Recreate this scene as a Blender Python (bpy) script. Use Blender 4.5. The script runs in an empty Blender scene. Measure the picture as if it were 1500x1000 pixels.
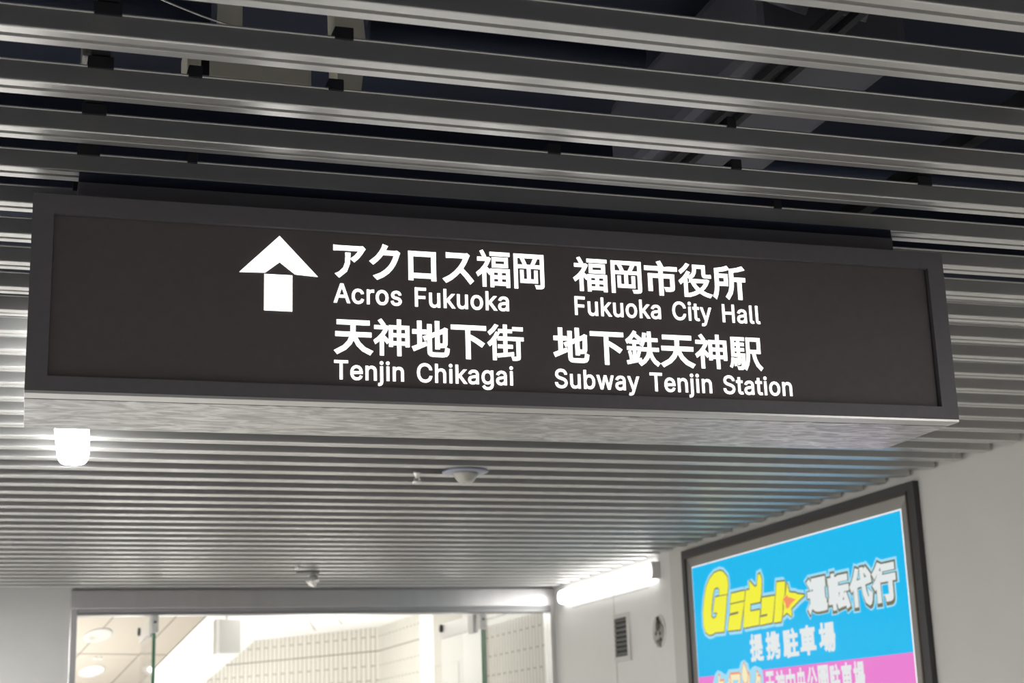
import bpy, bmesh, math, random
from mathutils import Vector, Matrix

random.seed(7)
S = bpy.context.scene
COL = S.collection
EYE = 1.55                                   # camera height above the floor (m)

# ------------------------------------------------------------------ camera
YAW, PITCH, ROLL = 0.31369, 0.25129, -0.03392
FPX = 2285.1
_f = Vector((math.sin(YAW) * math.cos(PITCH), math.cos(YAW) * math.cos(PITCH), math.sin(PITCH)))
_r0 = Vector((math.cos(YAW), -math.sin(YAW), 0)); _u0 = _r0.cross(_f)
_r = _r0 * math.cos(ROLL) + _u0 * math.sin(ROLL)
_u = _u0 * math.cos(ROLL) - _r0 * math.sin(ROLL)
cam_data = bpy.data.cameras.new('camera')
cam_data.sensor_width = 36.0
cam_data.lens = FPX * 36.0 / 1500.0
cam_data.clip_start = 0.05
cam_data.dof.use_dof = True
cam_data.dof.focus_distance = 3.25
cam_data.dof.aperture_fstop = 7.0
cam = bpy.data.objects.new('camera', cam_data); COL.objects.link(cam)
cam.matrix_world = Matrix(((_r.x, _u.x, -_f.x, 0), (_r.y, _u.y, -_f.y, 0), (_r.z, _u.z, -_f.z, EYE), (0, 0, 0, 1)))
S.camera = cam

# ------------------------------------------------------------------ world, exposure
S.view_settings.view_transform = 'Standard'
S.view_settings.look = 'None'
S.view_settings.gamma = 1.0
S.view_settings.use_curve_mapping = False
S.view_settings.exposure = 0.0
wd = bpy.data.worlds.new('world'); S.world = wd; wd.use_nodes = True
wd.node_tree.nodes['Background'].inputs[0].default_value = (0.9, 0.93, 1.0, 1)
wd.node_tree.nodes['Background'].inputs[1].default_value = 0.03


def area_lamp(name, loc, rot, sx, sy, power, color=(1, 1, 1)):
    l = bpy.data.lights.new(name, 'AREA'); l.shape = 'RECTANGLE'; l.size = sx; l.size_y = sy
    l.energy = power; l.color = color
    o = bpy.data.objects.new(name, l); COL.objects.link(o); o.location = loc; o.rotation_euler = rot
    return o


# lamps added outside the frame for the passage's brightness, all shining down
for _x, _y, _p in ((0.18, -1.6, 38), (3.0, 0.6, 44), (-1.5, 4.2, 66), (-1.5, 7.4, 115), (-1.2, 9.4, 64)):
    area_lamp('added_ceiling_lamp', (_x, _y, EYE + 1.05), (0, 0, 0), 0.12, 1.2, _p, (1.0, 0.985, 0.955))
# lamps added to brighten the landing: ceiling ones, and unseen uplights below the frame
area_lamp('added_landing_lamp', (2.5, 14.2, EYE + 1.26), (0, 0, 0), 1.2, 2.0, 20, (1.0, 0.96, 0.89))
area_lamp('added_landing_lamp', (0.0, 12.4, EYE + 1.20), (0, 0, 0), 1.0, 1.0, 34, (1.0, 0.96, 0.89))
area_lamp('added_landing_uplight', (2.9, 15.2, EYE + 0.1), (math.pi, 0, 0), 0.8, 3.0, 34, (1.0, 0.98, 0.94))
area_lamp('added_stair_uplight', (1.6, 18.5, EYE - 0.9), (math.pi, 0, 0), 1.0, 3.0, 85, (1.0, 0.98, 0.94))
area_lamp('added_landing_uplight', (0.3, 13.3, EYE - 0.25), (math.pi, 0, 0), 1.4, 1.0, 27, (1.0, 0.97, 0.93))

LOGO = {
 'G': [(8.1111, 0.8241), (8.12, 0.8712), (8.1695, 0.9044), (8.2177, 0.9144), (8.2915, 0.9085), (8.3579, 0.8825), (8.4103, 0.8405), (8.4496, 0.773), (8.4748, 0.6993), (8.4783, 0.6237), (8.4555, 0.5842), (8.4068, 0.5656), (8.3615, 0.5656), (8.3209, 0.5743), (8.2966, 0.5725), (8.2055, 0.5694), (8.1771, 0.6461), (8.1361, 0.7689), (8.2235, 0.7704), (8.296, 0.7703), (8.3224, 0.7236), (8.3326, 0.687), (8.2795, 0.6825), (8.2962, 0.6606), (8.337, 0.651), (8.3629, 0.6662), (8.3565, 0.7079), (8.329, 0.7758), (8.2996, 0.8199), (8.2595, 0.8252), (8.2335, 0.8133), (8.2392, 0.7766), (8.13, 0.773)],
 'ra1': [(8.0818, 0.7706), (7.9026, 0.7703), (7.9212, 0.719), (8.1062, 0.7179)],
 'ra2': [(8.102, 0.7107), (7.9223, 0.7123), (7.9682, 0.6198), (7.9925, 0.5656), (8.1565, 0.5703), (8.1382, 0.6177), (8.1222, 0.6507), (8.0101, 0.6526), (8.0028, 0.6655), (8.1148, 0.6638)],
 'bi': [(7.8903, 0.7699), (7.8461, 0.77), (7.8434, 0.819), (7.7791, 0.7767), (7.753, 0.7829), (7.734, 0.8385), (7.7084, 0.8424), (7.6905, 0.8118), (7.7054, 0.7384), (7.7278, 0.6922), (7.8484, 0.6922), (7.8537, 0.6593), (7.855, 0.6514), (7.7345, 0.651), (7.7621, 0.5722), (7.9553, 0.5704), (7.9261, 0.688)],
 'tsu': [(7.7048, 0.712), (7.55, 0.7081), (7.577, 0.6308), (7.6009, 0.5724), (7.7527, 0.5693), (7.7411, 0.6099), (7.6573, 0.6117), (7.6508, 0.622), (7.7292, 0.6221)],
 'to': [(7.5197, 0.7763), (7.4217, 0.7713), (7.4375, 0.7037), (7.4628, 0.6805), (7.4776, 0.6136), (7.5, 0.5686), (7.5871, 0.5692), (7.5587, 0.655)],
 'star': [(7.4046, 0.7622), (7.3839, 0.7091), (7.3186, 0.7006), (7.2974, 0.6923), (7.219, 0.6805), (7.2849, 0.6597), (7.3766, 0.626), (7.3772, 0.584), (7.4299, 0.6095), (7.4774, 0.5923), (7.4578, 0.6374), (7.4621, 0.6847), (7.4287, 0.7007)],
 'starin': [(7.4132, 0.6992), (7.3986, 0.6872), (7.3195, 0.6679), (7.3773, 0.6493), (7.4034, 0.6305), (7.4356, 0.6312), (7.436, 0.6567), (7.4627, 0.6814)],
}
# letter outlines in 1/500 em: advance, rings
GLYPHS = {
 'ア': (500, '466,338 441,362 406,359 119,359 90,360 62,363 62,318 119,321 404,321 379,284 340,242 295,209 328,182 381,228 424,278 452,320|266,272 221,272 223,236 217,157 192,89 135,34 112,21 90,12 127,-19 219,55 258,151'),
 'ク': (500, '269,389 222,404 215,382 207,364 175,312 124,252 50,195 84,169 134,208 176,250 211,292 380,292 363,242 336,187 300,136 248,86 183,43 101,11 137,-22 220,16 285,62 336,114 375,171 405,231 425,286 436,312 403,333 388,329 370,328 234,328 246,349'),
 'ロ': (500, '73,343 74,304 74,58 73,-4 116,-4 115,26 388,26 387,-4 430,-4 429,57 429,304 430,343 386,342 118,342|115,65 115,302 388,302 388,65'),
 'ス': (500, '400,335 375,354 359,351 337,350 144,350 94,353 94,308 144,310 339,310 320,264 290,215 256,171 198,114 128,62 50,23 82,-11 154,29 219,79 277,135 352,60 415,-14 450,16 384,89 304,166 352,240 388,312'),
 '福': (500, '67,405 88,366 105,331 136,346 118,380 97,417|267,299 410,299 410,244 267,244|233,330 233,214 445,214 445,330|205,396 205,363 471,363 471,396|318,150 318,98 242,98 242,150|352,150 432,150 432,98 352,98|318,69 318,15 242,15 242,69|352,69 432,69 432,15 352,15|28,326 28,292 154,292 115,228 64,171 10,127 20,111 29,93 63,119 96,152 96,-39 133,-39 133,177 162,146 186,119 207,148 207,-40 242,-40 242,-16 432,-16 432,-39 468,-39 468,181 207,181 207,151 143,208 175,259 201,314 180,328 173,326'),
 '岡': (500, '141,338 162,297 178,259 210,272 194,308 173,348|45,394 45,-40 81,-40 81,358 422,358 422,9 419,0 410,-3 385,-4 344,-3 351,-19 356,-35 407,-34 438,-29 450,-22 457,-10 459,8 459,394|133,187 133,37 367,37 367,187 333,187 333,70 266,70 266,225 401,225 401,256 315,256 339,297 362,340 325,350 304,302 279,256 105,256 105,225 231,225 231,70 166,70 166,187'),
 '市': (500, '207,413 225,379 240,347 26,347 26,310 229,310 229,242 74,242 74,18 112,18 112,206 229,206 229,-39 268,-39 268,206 393,206 393,66 390,59 381,56 354,56 308,57 316,39 321,20 375,21 410,27 422,35 429,47 431,66 431,242 268,242 268,310 476,310 476,347 275,347 282,349 265,385 243,424'),
 '役': (500, '124,419 97,382 61,346 23,316 33,301 43,285 86,320 127,361 160,405|133,309 100,258 59,211 15,173 26,154 35,136 62,160 89,188 89,-40 126,-40 126,233 148,264 167,296|223,402 223,342 217,304 195,267 146,234 159,221 171,206 226,246 252,292 259,341 259,367 356,367 356,288 359,256 373,240 401,235 463,235 477,237 473,270 447,267 403,267 395,271 393,287 393,402|393,164 370,127 342,94 309,66 262,111 227,164|168,199 168,164 195,164 189,162 213,118 242,79 276,45 208,13 135,-7 146,-23 155,-41 234,-16 307,21 351,-6 400,-27 455,-42 466,-24 480,-8 405,13 340,45 382,85 418,133 444,190 420,201 413,199'),
 '所': (500, '267,370 267,203 263,129 245,53 202,-16 217,-28 231,-41 279,34 301,121 306,203 306,215 383,215 383,-39 421,-39 421,215 479,215 479,251 306,251 306,342 393,359 470,382 444,414 364,388|86,181 86,261 185,261 185,181|221,410 142,386 49,371 49,196 47,125 38,51 15,-17 30,-28 45,-41 67,17 80,81 85,147 221,147 221,295 86,295 86,343 171,356 245,378'),
 '天': (500, '33,228 33,190 217,190 187,119 125,51 21,-8 34,-23 46,-39 150,20 215,88 251,162 300,73 368,6 458,-39 469,-21 483,-5 392,37 324,103 278,190 469,190 469,228 264,228 266,256 267,284 267,344 447,344 447,382 51,382 51,344 227,344 227,284 226,256 224,228'),
 '神': (500, '78,403 104,369 123,337 154,357 133,387 107,420|249,204 319,204 319,133 249,133|249,238 249,307 319,307 319,238|427,204 427,133 355,133 355,204|427,238 355,238 355,307 427,307|319,420 319,341 214,341 214,76 249,76 249,99 319,99 319,-40 355,-40 355,99 427,99 427,79 463,79 463,341 355,341 355,420|26,334 26,300 153,300 115,239 68,185 16,144 25,127 33,108 64,133 95,163 95,-40 130,-40 130,177 158,143 181,114 204,145 174,176 137,213 171,265 198,321 179,336 172,334'),
 '地': (500, '215,374 215,237 161,214 175,181 215,198 215,40 221,-2 244,-23 289,-29 412,-29 452,-20 473,8 482,62 465,68 449,77 444,33 433,11 411,6 290,6 265,8 253,18 251,39 251,213 318,242 318,72 353,72 353,257 423,287 422,187 420,139 414,127 405,125 371,126 377,110 380,93 404,94 427,97 440,103 449,113 455,130 458,196 459,319 461,326 435,336 420,323 353,295 353,420 318,420 318,280 251,252 251,374|16,77 32,40 186,110 178,143 121,119 121,264 180,264 180,300 121,300 121,414 85,414 85,300 21,300 21,264 85,264 85,104'),
 '下': (500, '28,383 28,346 221,346 221,-40 260,-40 260,226 348,174 420,125 446,159 364,212 267,264 260,256 260,346 473,346 473,383'),
 '街': (500, '347,391 347,357 473,357 473,391|105,420 66,366 16,320 36,292 93,345 139,408|222,420 222,357 155,357 155,325 222,325 222,258 145,258 145,224 334,224 334,258 257,258 257,325 325,325 325,357 257,357 257,420|343,257 343,223 396,223 396,6 394,-1 387,-3 328,-3 335,-21 339,-40 385,-39 414,-33 426,-25 431,-13 433,6 433,223 480,223 480,257|134,31 139,-4 344,23 343,56 257,45 257,119 330,119 330,152 257,152 257,214 221,214 221,152 148,152 148,119 221,119 221,41|120,320 89,265 51,216 8,176 20,159 31,143 53,164 75,189 75,-41 110,-41 110,234 133,270 153,308'),
 '鉄': (500, '54,140 65,92 72,47 98,54 90,99 78,147|186,153 176,106 163,61 186,53 199,95 214,144|133,423 101,375 63,333 21,299 29,279 37,261 53,274 70,290 70,261 119,261 119,206 38,206 38,173 119,173 119,30 29,12 37,-23 224,21 222,51 150,36 150,173 219,173 219,206 150,206 150,261 202,261 202,293 73,293 104,326 133,363 178,328 215,293 232,324 195,356 150,390 161,410|332,418 332,330 290,330 302,394 266,400 256,341 242,288 222,243 253,224 268,257 282,296 332,296 332,245 331,198 233,198 233,162 327,162 308,98 268,39 198,-11 212,-25 224,-40 284,3 325,52 350,105 375,45 411,-3 457,-39 469,-22 483,-7 430,32 393,90 369,162 474,162 474,198 367,198 369,245 369,296 462,296 462,330 369,330 369,418'),
 '駅': (500, '113,108 126,66 133,27 153,32 145,71 132,112|76,103 82,55 83,11 104,14 102,58 96,106|41,113 37,69 29,30 15,-2 36,-14 51,20 60,63 64,109|268,400 268,210 265,132 251,51 217,-22 233,-30 247,-41 282,32 298,114 303,195 349,195 371,96 406,16 460,-42 471,-26 485,-12 436,38 403,108 383,195 463,195 463,400|303,365 429,365 429,230 303,230|125,294 125,248 76,248 76,294|44,400 44,142 200,142 195,64 183,93 167,123 149,117 166,83 178,51 194,58 188,14 181,-5 175,-10 166,-11 126,-9 132,-24 135,-40 181,-40 196,-36 208,-26 219,1 226,58 233,157 234,172 156,172 156,219 219,219 219,248 156,248 156,294 219,294 219,324 156,324 156,368 229,368 229,400|125,324 76,324 76,368 125,368|125,219 125,172 76,172 76,219'),
 '運': (500, '155,403 155,311 189,311 189,374 430,374 430,311 466,311 466,403|34,380 73,335 102,292 135,312 105,355 65,398|215,185 291,185 291,151 215,151|327,185 405,185 405,151 327,151|215,243 291,243 291,210 215,210|327,243 405,243 405,210 327,210|156,95 156,66 291,66 291,26 327,26 327,66 468,66 468,95 327,95 327,126 439,126 439,268 327,268 327,299 422,299 422,327 327,327 327,353 291,353 291,327 192,327 192,299 291,299 291,268 182,268 182,126 291,126 291,95|127,223 24,223 24,188 91,188 91,63 57,41 21,3 45,-30 69,3 90,27 109,36 128,25 156,5 194,-12 240,-21 297,-24 389,-22 473,-18 476,1 483,19 395,12 298,10 245,11 201,18 165,35 143,50 127,62'),
 '転': (500, '266,380 266,345 461,345 461,380|386,118 422,35 288,23 331,107 370,201 479,201 479,237 245,237 245,201 326,201 290,109 262,52 246,26 232,15 245,-23 285,-14 434,3 448,-40 483,-27 455,49 418,131|39,295 39,121 116,121 116,80 20,80 20,47 116,47 116,-40 150,-40 150,47 240,47 240,80 150,80 150,121 228,121 228,295 150,295 150,333 239,333 239,366 150,366 150,420 116,420 116,366 28,366 28,333 116,333 116,295|69,195 118,195 118,149 69,149|147,195 198,195 198,149 147,149|69,267 118,267 118,222 69,222|147,267 198,267 198,222 147,222'),
 '代': (500, '358,392 403,349 439,309 468,329 431,369 385,410|274,413 278,336 284,264 162,249 168,213 288,228 315,90 361,-2 430,-40 454,-31 474,4 488,72 472,80 456,92 450,43 441,14 429,5 382,37 348,116 325,233 478,252 472,288 321,269 315,338 312,413|157,415 117,337 67,267 11,210 33,174 67,208 100,247 100,-39 138,-39 138,302 167,352 192,404'),
 '行': (500, '218,390 218,354 464,354 464,390|134,421 82,363 18,311 29,297 40,281 109,339 170,406|196,252 196,216 364,216 364,9 361,0 351,-3 322,-3 273,-2 280,-20 285,-39 344,-38 380,-33 393,-25 400,-11 402,8 402,216 478,216 478,252|154,313 113,256 64,204 13,161 39,130 67,154 96,182 96,-42 133,-42 133,223 163,261 189,300'),
 '提': (500, '239,309 406,309 406,269 239,269|239,375 406,375 406,336 239,336|205,404 205,240 442,240 442,404|215,149 201,80 177,25 140,-18 154,-28 168,-40 202,1 228,52 267,-1 320,-26 387,-33 474,-33 478,-15 486,2 388,1 363,2 340,4 340,83 445,83 445,114 340,114 340,173 470,173 470,204 182,204 182,173 305,173 305,14 278,30 256,55 240,91 249,145|82,420 82,319 20,319 20,284 82,284 82,174 15,155 24,118 82,137 82,7 80,0 73,-2 27,-2 33,-20 37,-37 76,-35 100,-30 113,-17 117,7 117,148 173,167 168,201 117,185 117,284 173,284 173,319 117,319 117,420'),
 '携': (500, '176,137 176,105 245,105 230,51 198,12 150,-14 163,-28 175,-42 228,-8 264,39 282,105 349,105 334,64 433,64 425,17 416,-3 409,-7 398,-8 375,-7 340,-5 347,-21 351,-37 386,-38 412,-38 430,-35 443,-26 458,6 469,78 471,92 377,92 392,137|301,409 316,387 328,365 245,365 255,388 263,412 231,421 213,374 188,331 159,296 159,319 114,319 114,420 79,420 79,319 23,319 23,284 79,284 79,175 20,155 30,119 79,137 79,6 77,-1 71,-3 28,-3 34,-21 38,-39 74,-37 98,-32 110,-18 114,6 114,151 163,170 157,204 114,188 114,284 157,284 174,260 190,278 206,298 206,151 238,151 238,164 466,164 466,193 356,193 356,225 446,225 446,250 356,250 356,282 446,282 446,306 356,306 356,337 462,337 462,365 355,365 368,370 353,395 335,421|322,225 322,193 238,193 238,225|322,250 238,250 238,282 322,282|322,306 238,306 238,337 322,337'),
 '駐': (500, '309,407 334,367 354,332 386,349 364,383 339,421|112,108 125,66 132,27 152,32 144,70 131,112|77,103 83,55 84,11 105,14 103,58 97,106|40,111 32,53 19,-1 43,-11 54,45 63,104|255,176 255,143 336,143 336,10 232,10 232,-24 482,-24 482,10 374,10 374,143 462,143 462,176 374,176 374,291 474,291 474,325 241,325 241,291 336,291 336,176|128,293 128,245 76,245 76,293|225,399 44,399 44,137 197,137 192,62 180,92 164,122 147,116 163,82 174,50 191,57 185,15 178,-3 172,-8 163,-9 121,-7 127,-22 130,-38 177,-37 193,-34 205,-24 216,2 223,57 230,153 231,168 159,168 159,215 215,215 215,245 159,245 159,293 215,293 215,323 159,323 159,369 225,369|128,323 76,323 76,369 128,369|128,215 128,168 76,168 76,215'),
 '車': (500, '79,303 79,108 230,108 230,68 27,68 27,33 230,33 230,-42 268,-42 268,33 476,33 476,68 268,68 268,108 423,108 423,303 268,303 268,340 459,340 459,375 268,375 268,420 230,420 230,375 42,375 42,340 230,340 230,303|115,191 230,191 230,140 115,140|268,191 386,191 386,140 268,140|115,272 230,272 230,221 115,221|268,272 386,272 386,221 268,221'),
 '場': (500, '249,311 410,311 410,271 249,271|249,377 410,377 410,338 249,338|215,405 215,243 445,243 445,405|166,215 166,182 236,182 208,143 174,109 136,82 149,70 162,59 195,85 227,116 278,116 245,71 206,32 165,3 178,-8 190,-21 236,16 279,64 312,116 361,116 335,63 301,15 262,-21 277,-30 290,-42 331,0 366,55 392,116 431,116 420,30 408,-4 402,-8 393,-10 351,-7 356,-22 359,-38 409,-38 424,-35 438,-26 449,-1 459,48 467,132 468,147 252,147 263,164 273,182 481,182 481,215|17,89 32,52 180,125 172,158 121,135 121,276 175,276 175,312 121,312 121,416 85,416 85,312 27,312 27,276 85,276 85,119'),
 '中': (500, '229,420 229,331 48,331 48,93 86,93 86,124 229,124 229,-40 269,-40 269,124 413,124 413,96 451,96 451,331 269,331 269,420|86,161 86,294 229,294 229,161|413,161 269,161 269,294 413,294'),
 '央': (500, '229,420 229,351 81,351 81,185 26,185 26,149 213,149 179,89 118,36 22,-8 33,-24 43,-41 149,9 215,70 251,139 299,58 369,-2 462,-39 473,-21 486,-5 397,26 330,78 285,149 475,149 475,185 423,185 423,351 267,351 267,420|119,185 119,314 229,314 229,260 227,223 223,185|384,185 262,185 266,222 267,260 267,314 384,314'),
 '公': (500, '162,406 126,332 79,267 26,214 44,201 60,187 114,245 163,315 202,395|333,410 296,395 341,318 396,245 451,187 465,204 482,219 428,272 375,339|81,-7 144,2 391,20 409,-10 424,-37 461,-16 408,65 341,153 306,137 336,97 367,55 133,41 206,139 274,250 233,268 188,186 143,116 112,75 87,46 66,33 75,12'),
 '園': (500, '166,202 334,202 334,162 166,162|231,354 231,326 131,326 131,302 231,302 231,271 102,271 102,247 397,247 397,271 266,271 266,302 371,302 371,326 266,326 266,354|134,224 134,139 227,139 187,111 139,87 90,68 102,56 112,43 170,69 225,103 225,30 259,30 259,105 327,72 382,40 403,62 376,78 344,95 370,112 395,132 371,147 368,145 368,224|268,139 362,139 320,107 261,132|41,398 41,-40 77,-40 77,-19 422,-19 422,-40 459,-40 459,398|77,15 77,364 422,364 422,15'),
 'ケ': (500, '206,387 158,396 155,376 151,356 139,323 122,286 99,250 68,211 33,179 73,155 118,203 156,262 284,262 263,154 223,80 174,33 155,20 134,10 176,-20 251,46 303,138 326,262 411,262 458,261 458,304 433,302 411,301 175,301 185,328 194,352'),
 'イ': (500, '43,181 63,142 165,179 254,223 254,38 253,8 251,-16 300,-16 297,8 297,249 369,303 432,361 398,392 336,329 262,274 199,239 126,207'),
 'ワ': (500, '438,334 408,353 393,351 376,350 120,350 66,352 68,318 68,212 66,180 112,180 110,212 110,312 386,312 378,252 362,194 339,144 288,87 224,44 153,17 187,-18 262,16 327,64 376,124 404,184 421,248 432,310'),
 'パ': (500, '392,349 396,365 408,377 425,382 441,377 453,365 458,349 453,332 441,320 425,316 408,320 396,332|369,349 376,320 396,300 425,293 453,300 473,320 481,349 473,377 453,397 425,405 396,397 376,377|109,151 76,82 32,15 75,-4 115,63 148,134 176,220 194,290 203,327 158,336 139,241|355,170 386,83 412,-3 456,12 429,96 396,183 359,268 323,341 282,328 319,254'),
 'ー': (500, '51,217 51,168 121,170 395,170 426,169 449,168 449,217 427,215 395,214 121,214 81,215'),
 'A': (240, '8,0 101,254 138,254 231,0 198,0 144,151 132,186 116,239 123,239 106,185 95,151 43,0|55,71 55,99 185,99 185,71'),
 'c': (198, '104,-4 87,-3 72,1 58,8 46,17 36,29 28,43 22,58 18,75 17,94 18,113 22,130 28,146 36,159 46,171 58,180 72,187 87,191 104,192 113,192 122,191 130,189 138,186 146,182 153,178 159,173 165,167 170,161 174,154 178,146 181,138 151,131 145,145 135,155 121,162 104,165 92,164 81,161 73,155 65,148 59,139 54,129 51,118 49,106 48,94 49,81 51,70 54,59 59,49 65,40 73,33 81,28 92,24 104,23 121,26 135,33 146,44 152,59 181,51 179,43 175,35 171,28 165,22 160,16 146,6 130,0 122,-2 113,-4'),
 'r': (130, '26,0 26,190 56,190 56,160 58,160 62,169 68,177 76,184 85,188 96,191 107,192 122,192 122,161 115,162 103,163 95,162 87,160 80,157 73,153 67,148 63,142 60,135 58,127 57,118 57,0'),
 'o': (208, '104,-4 87,-3 72,1 58,8 46,17 36,29 28,43 22,58 18,75 17,94 18,113 22,130 28,146 36,159 46,171 58,180 72,187 87,191 104,192 120,191 136,187 149,180 161,171 171,159 180,146 186,130 189,113 191,94 189,75 186,58 180,43 171,29 161,17 149,8 136,1 120,-3|104,23 116,24 126,28 135,33 143,40 149,49 154,59 157,70 159,81 160,94 159,106 157,118 154,129 149,139 143,148 135,155 126,161 116,164 104,165 92,164 81,161 73,155 65,148 59,139 54,129 51,118 49,106 48,94 49,81 51,70 54,59 59,49 65,40 73,33 81,28 92,24'),
 's': (182, '91,-4 78,-3 67,-2 56,2 46,6 38,12 31,19 25,27 21,37 18,47 47,53 50,44 55,36 62,30 70,26 80,24 91,23 103,24 113,26 122,31 129,37 133,44 134,51 133,58 131,63 127,68 122,72 115,75 106,78 75,85 59,90 46,96 36,104 29,113 25,124 23,137 24,147 27,157 33,166 39,173 48,180 58,185 69,189 81,191 94,192 106,192 117,190 127,186 136,182 143,176 149,170 155,162 159,154 162,145 134,139 131,146 127,152 121,158 114,163 105,165 94,166 83,165 74,163 65,158 59,153 56,146 54,139 55,132 58,126 62,122 68,118 76,114 86,111 115,105 131,100 143,93 153,86 160,76 164,66 166,53 165,43 161,33 156,24 149,16 140,9 130,3 118,-1 105,-3'),
 'F': (205, '30,0 30,254 185,254 185,226 62,226 62,139 173,139 173,111 62,111 62,0'),
 'u': (205, '91,-3 79,-2 68,1 57,5 48,12 41,20 35,29 30,41 27,54 26,69 26,190 57,190 57,72 58,58 62,47 68,37 77,31 88,26 100,25 109,26 117,28 125,31 137,41 142,48 145,57 147,66 148,76 148,190 179,190 179,0 149,0 149,46 154,46 147,30 139,18 129,8 117,2 105,-1'),
 'k': (190, '55,68 55,106 60,106 142,190 180,190 92,100 89,100|26,0 26,254 57,254 57,0|147,0 74,93 96,114 186,0'),
 'T': (224, '16,226 16,254 208,254 208,226 128,226 128,0 96,0 96,226'),
 'e': (202, '106,-4 88,-3 73,1 58,8 46,17 36,29 28,42 22,58 18,75 17,93 18,112 22,129 28,145 36,159 46,170 58,180 71,187 86,191 103,192 113,192 123,190 133,187 142,183 151,177 160,170 167,162 173,152 179,141 182,128 185,113 186,97 186,85 37,85 37,110 169,110 155,101 154,113 152,124 149,134 144,143 138,151 131,157 123,161 113,164 103,165 92,164 82,161 73,157 66,151 59,143 54,135 51,125 49,116 48,105 48,89 49,75 51,64 55,53 61,44 67,37 76,31 85,26 95,24 106,23 114,23 120,25 127,26 133,29 138,32 143,36 147,41 153,53 182,45 179,36 174,27 168,20 160,13 151,7 141,2 130,-1 119,-3'),
 'n': (205, '57,113 57,0 26,0 26,190 56,190 56,144 51,144 58,159 66,172 76,181 87,187 100,191 114,192 126,191 137,189 147,184 156,178 164,170 170,160 175,149 178,135 179,120 179,0 148,0 148,118 147,131 143,143 136,152 128,159 117,163 105,165 96,164 88,162 80,159 74,154 68,148 63,141 60,133 58,124'),
 'j': (83, '26,190 57,190 57,-15 56,-26 54,-36 51,-45 46,-53 40,-59 32,-65 24,-68 13,-71 -5,-71 -5,-43 9,-43 15,-40 20,-36 24,-30 26,-23|42,221 36,222 31,224 27,227 23,231 21,236 20,242 21,247 23,252 27,256 31,259 36,261 42,262 47,261 52,259 57,256 60,252 62,247 63,242 62,236 60,231 57,227 52,224 47,222'),
 'i': (83, '26,0 26,190 57,190 57,0|42,221 36,222 31,224 27,227 23,231 21,236 21,247 23,252 27,256 31,259 36,261 42,262 47,261 52,259 57,256 60,252 62,247 63,242 62,236 60,231 57,227 52,224 47,222'),
 'C': (255, '134,-3 113,-2 93,4 75,12 59,25 46,40 35,58 27,78 22,101 20,127 22,153 27,176 35,197 46,215 59,230 75,242 93,251 113,256 134,258 146,257 158,255 170,252 181,248 201,236 210,228 217,219 224,209 234,187 236,174 204,174 202,183 199,190 195,197 190,204 185,209 179,214 165,222 158,224 142,228 134,228 119,227 105,223 92,216 80,207 71,196 62,182 57,166 53,148 52,127 53,107 57,88 63,72 71,59 80,47 92,38 105,32 119,28 134,26 150,28 158,30 172,36 179,40 185,45 195,57 199,64 202,72 204,80 236,80 234,68 229,56 224,45 210,27 201,19 192,12 170,2 159,-1 146,-3'),
 'h': (205, '57,113 57,0 26,0 26,254 57,254 57,144 51,144 58,159 66,172 76,181 87,187 100,191 114,192 126,191 137,189 148,184 157,178 164,170 170,160 175,149 178,135 179,120 179,0 148,0 148,118 147,131 143,143 136,152 128,159 117,163 105,165 96,164 88,162 80,159 74,154 68,148 63,141 60,133 58,124'),
 'g': (213, '103,-75 90,-75 78,-73 67,-70 57,-66 49,-61 41,-55 35,-49 25,-35 51,-20 61,-33 65,-37 71,-41 77,-44 85,-47 93,-48 103,-49 118,-47 130,-44 141,-38 149,-29 154,-17 156,-3 156,34 153,34 143,21 139,16 133,12 126,8 118,5 109,3 97,2 83,4 69,7 56,13 45,22 35,32 28,45 22,60 18,77 17,96 18,114 22,131 27,147 35,160 45,171 56,180 69,187 83,191 98,192 109,192 119,190 127,186 134,182 139,178 144,173 154,159 157,159 157,190 186,190 186,-4 185,-20 181,-33 175,-45 167,-54 157,-62 145,-68 132,-72 118,-74|113,30 123,33 132,38 139,44 145,51 150,61 153,71 156,83 156,109 153,121 150,132 145,141 139,150 132,156 123,161 114,164 102,165 91,164 81,161 73,156 65,149 59,141 54,131 51,120 49,109 48,96 49,84 51,72 54,61 59,52 65,44 73,38 81,33 91,30'),
 'y': (195, '24,-69 31,-43 41,-45 47,-45 57,-43 61,-41 65,-37 69,-32 72,-26 75,-18 81,-1 9,190 42,190 83,78 93,43 103,10 92,10 101,43 112,78 153,190 186,190 102,-29 98,-38 93,-47 88,-54 83,-59 76,-64 70,-68 54,-72 46,-73 32,-72'),
 'H': (258, '30,0 30,254 62,254 62,144 196,144 196,254 228,254 228,0 196,0 196,116 62,116 62,0'),
 'l': (95, '70,-1 56,0 45,4 37,10 31,19 27,29 26,42 26,254 57,254 57,42 58,35 60,31 63,28 67,27 73,26 80,26 85,27 90,1 81,0'),
 'S': (223, '112,-4 94,-3 78,0 64,5 51,11 41,20 32,30 25,42 21,54 19,68 52,68 54,59 57,51 62,44 68,38 75,33 83,29 92,27 102,25 123,25 133,27 143,30 151,34 159,40 165,46 169,53 172,61 173,70 172,77 170,84 166,89 161,94 155,99 148,102 122,111 72,126 56,135 43,145 34,156 28,170 26,186 27,200 31,213 37,224 46,234 57,242 69,249 83,254 97,257 114,258 130,257 145,254 158,249 170,242 180,234 189,224 195,213 199,202 200,189 169,189 166,201 160,211 151,219 140,225 127,228 112,229 102,229 92,227 84,224 76,220 70,215 64,209 61,203 58,195 58,180 61,173 65,167 71,162 85,154 106,147 132,140 156,132 172,124 179,119 186,113 192,106 197,99 201,90 203,80 204,69 203,56 199,43 193,32 185,21 174,13 162,5 147,0 130,-3'),
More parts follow.
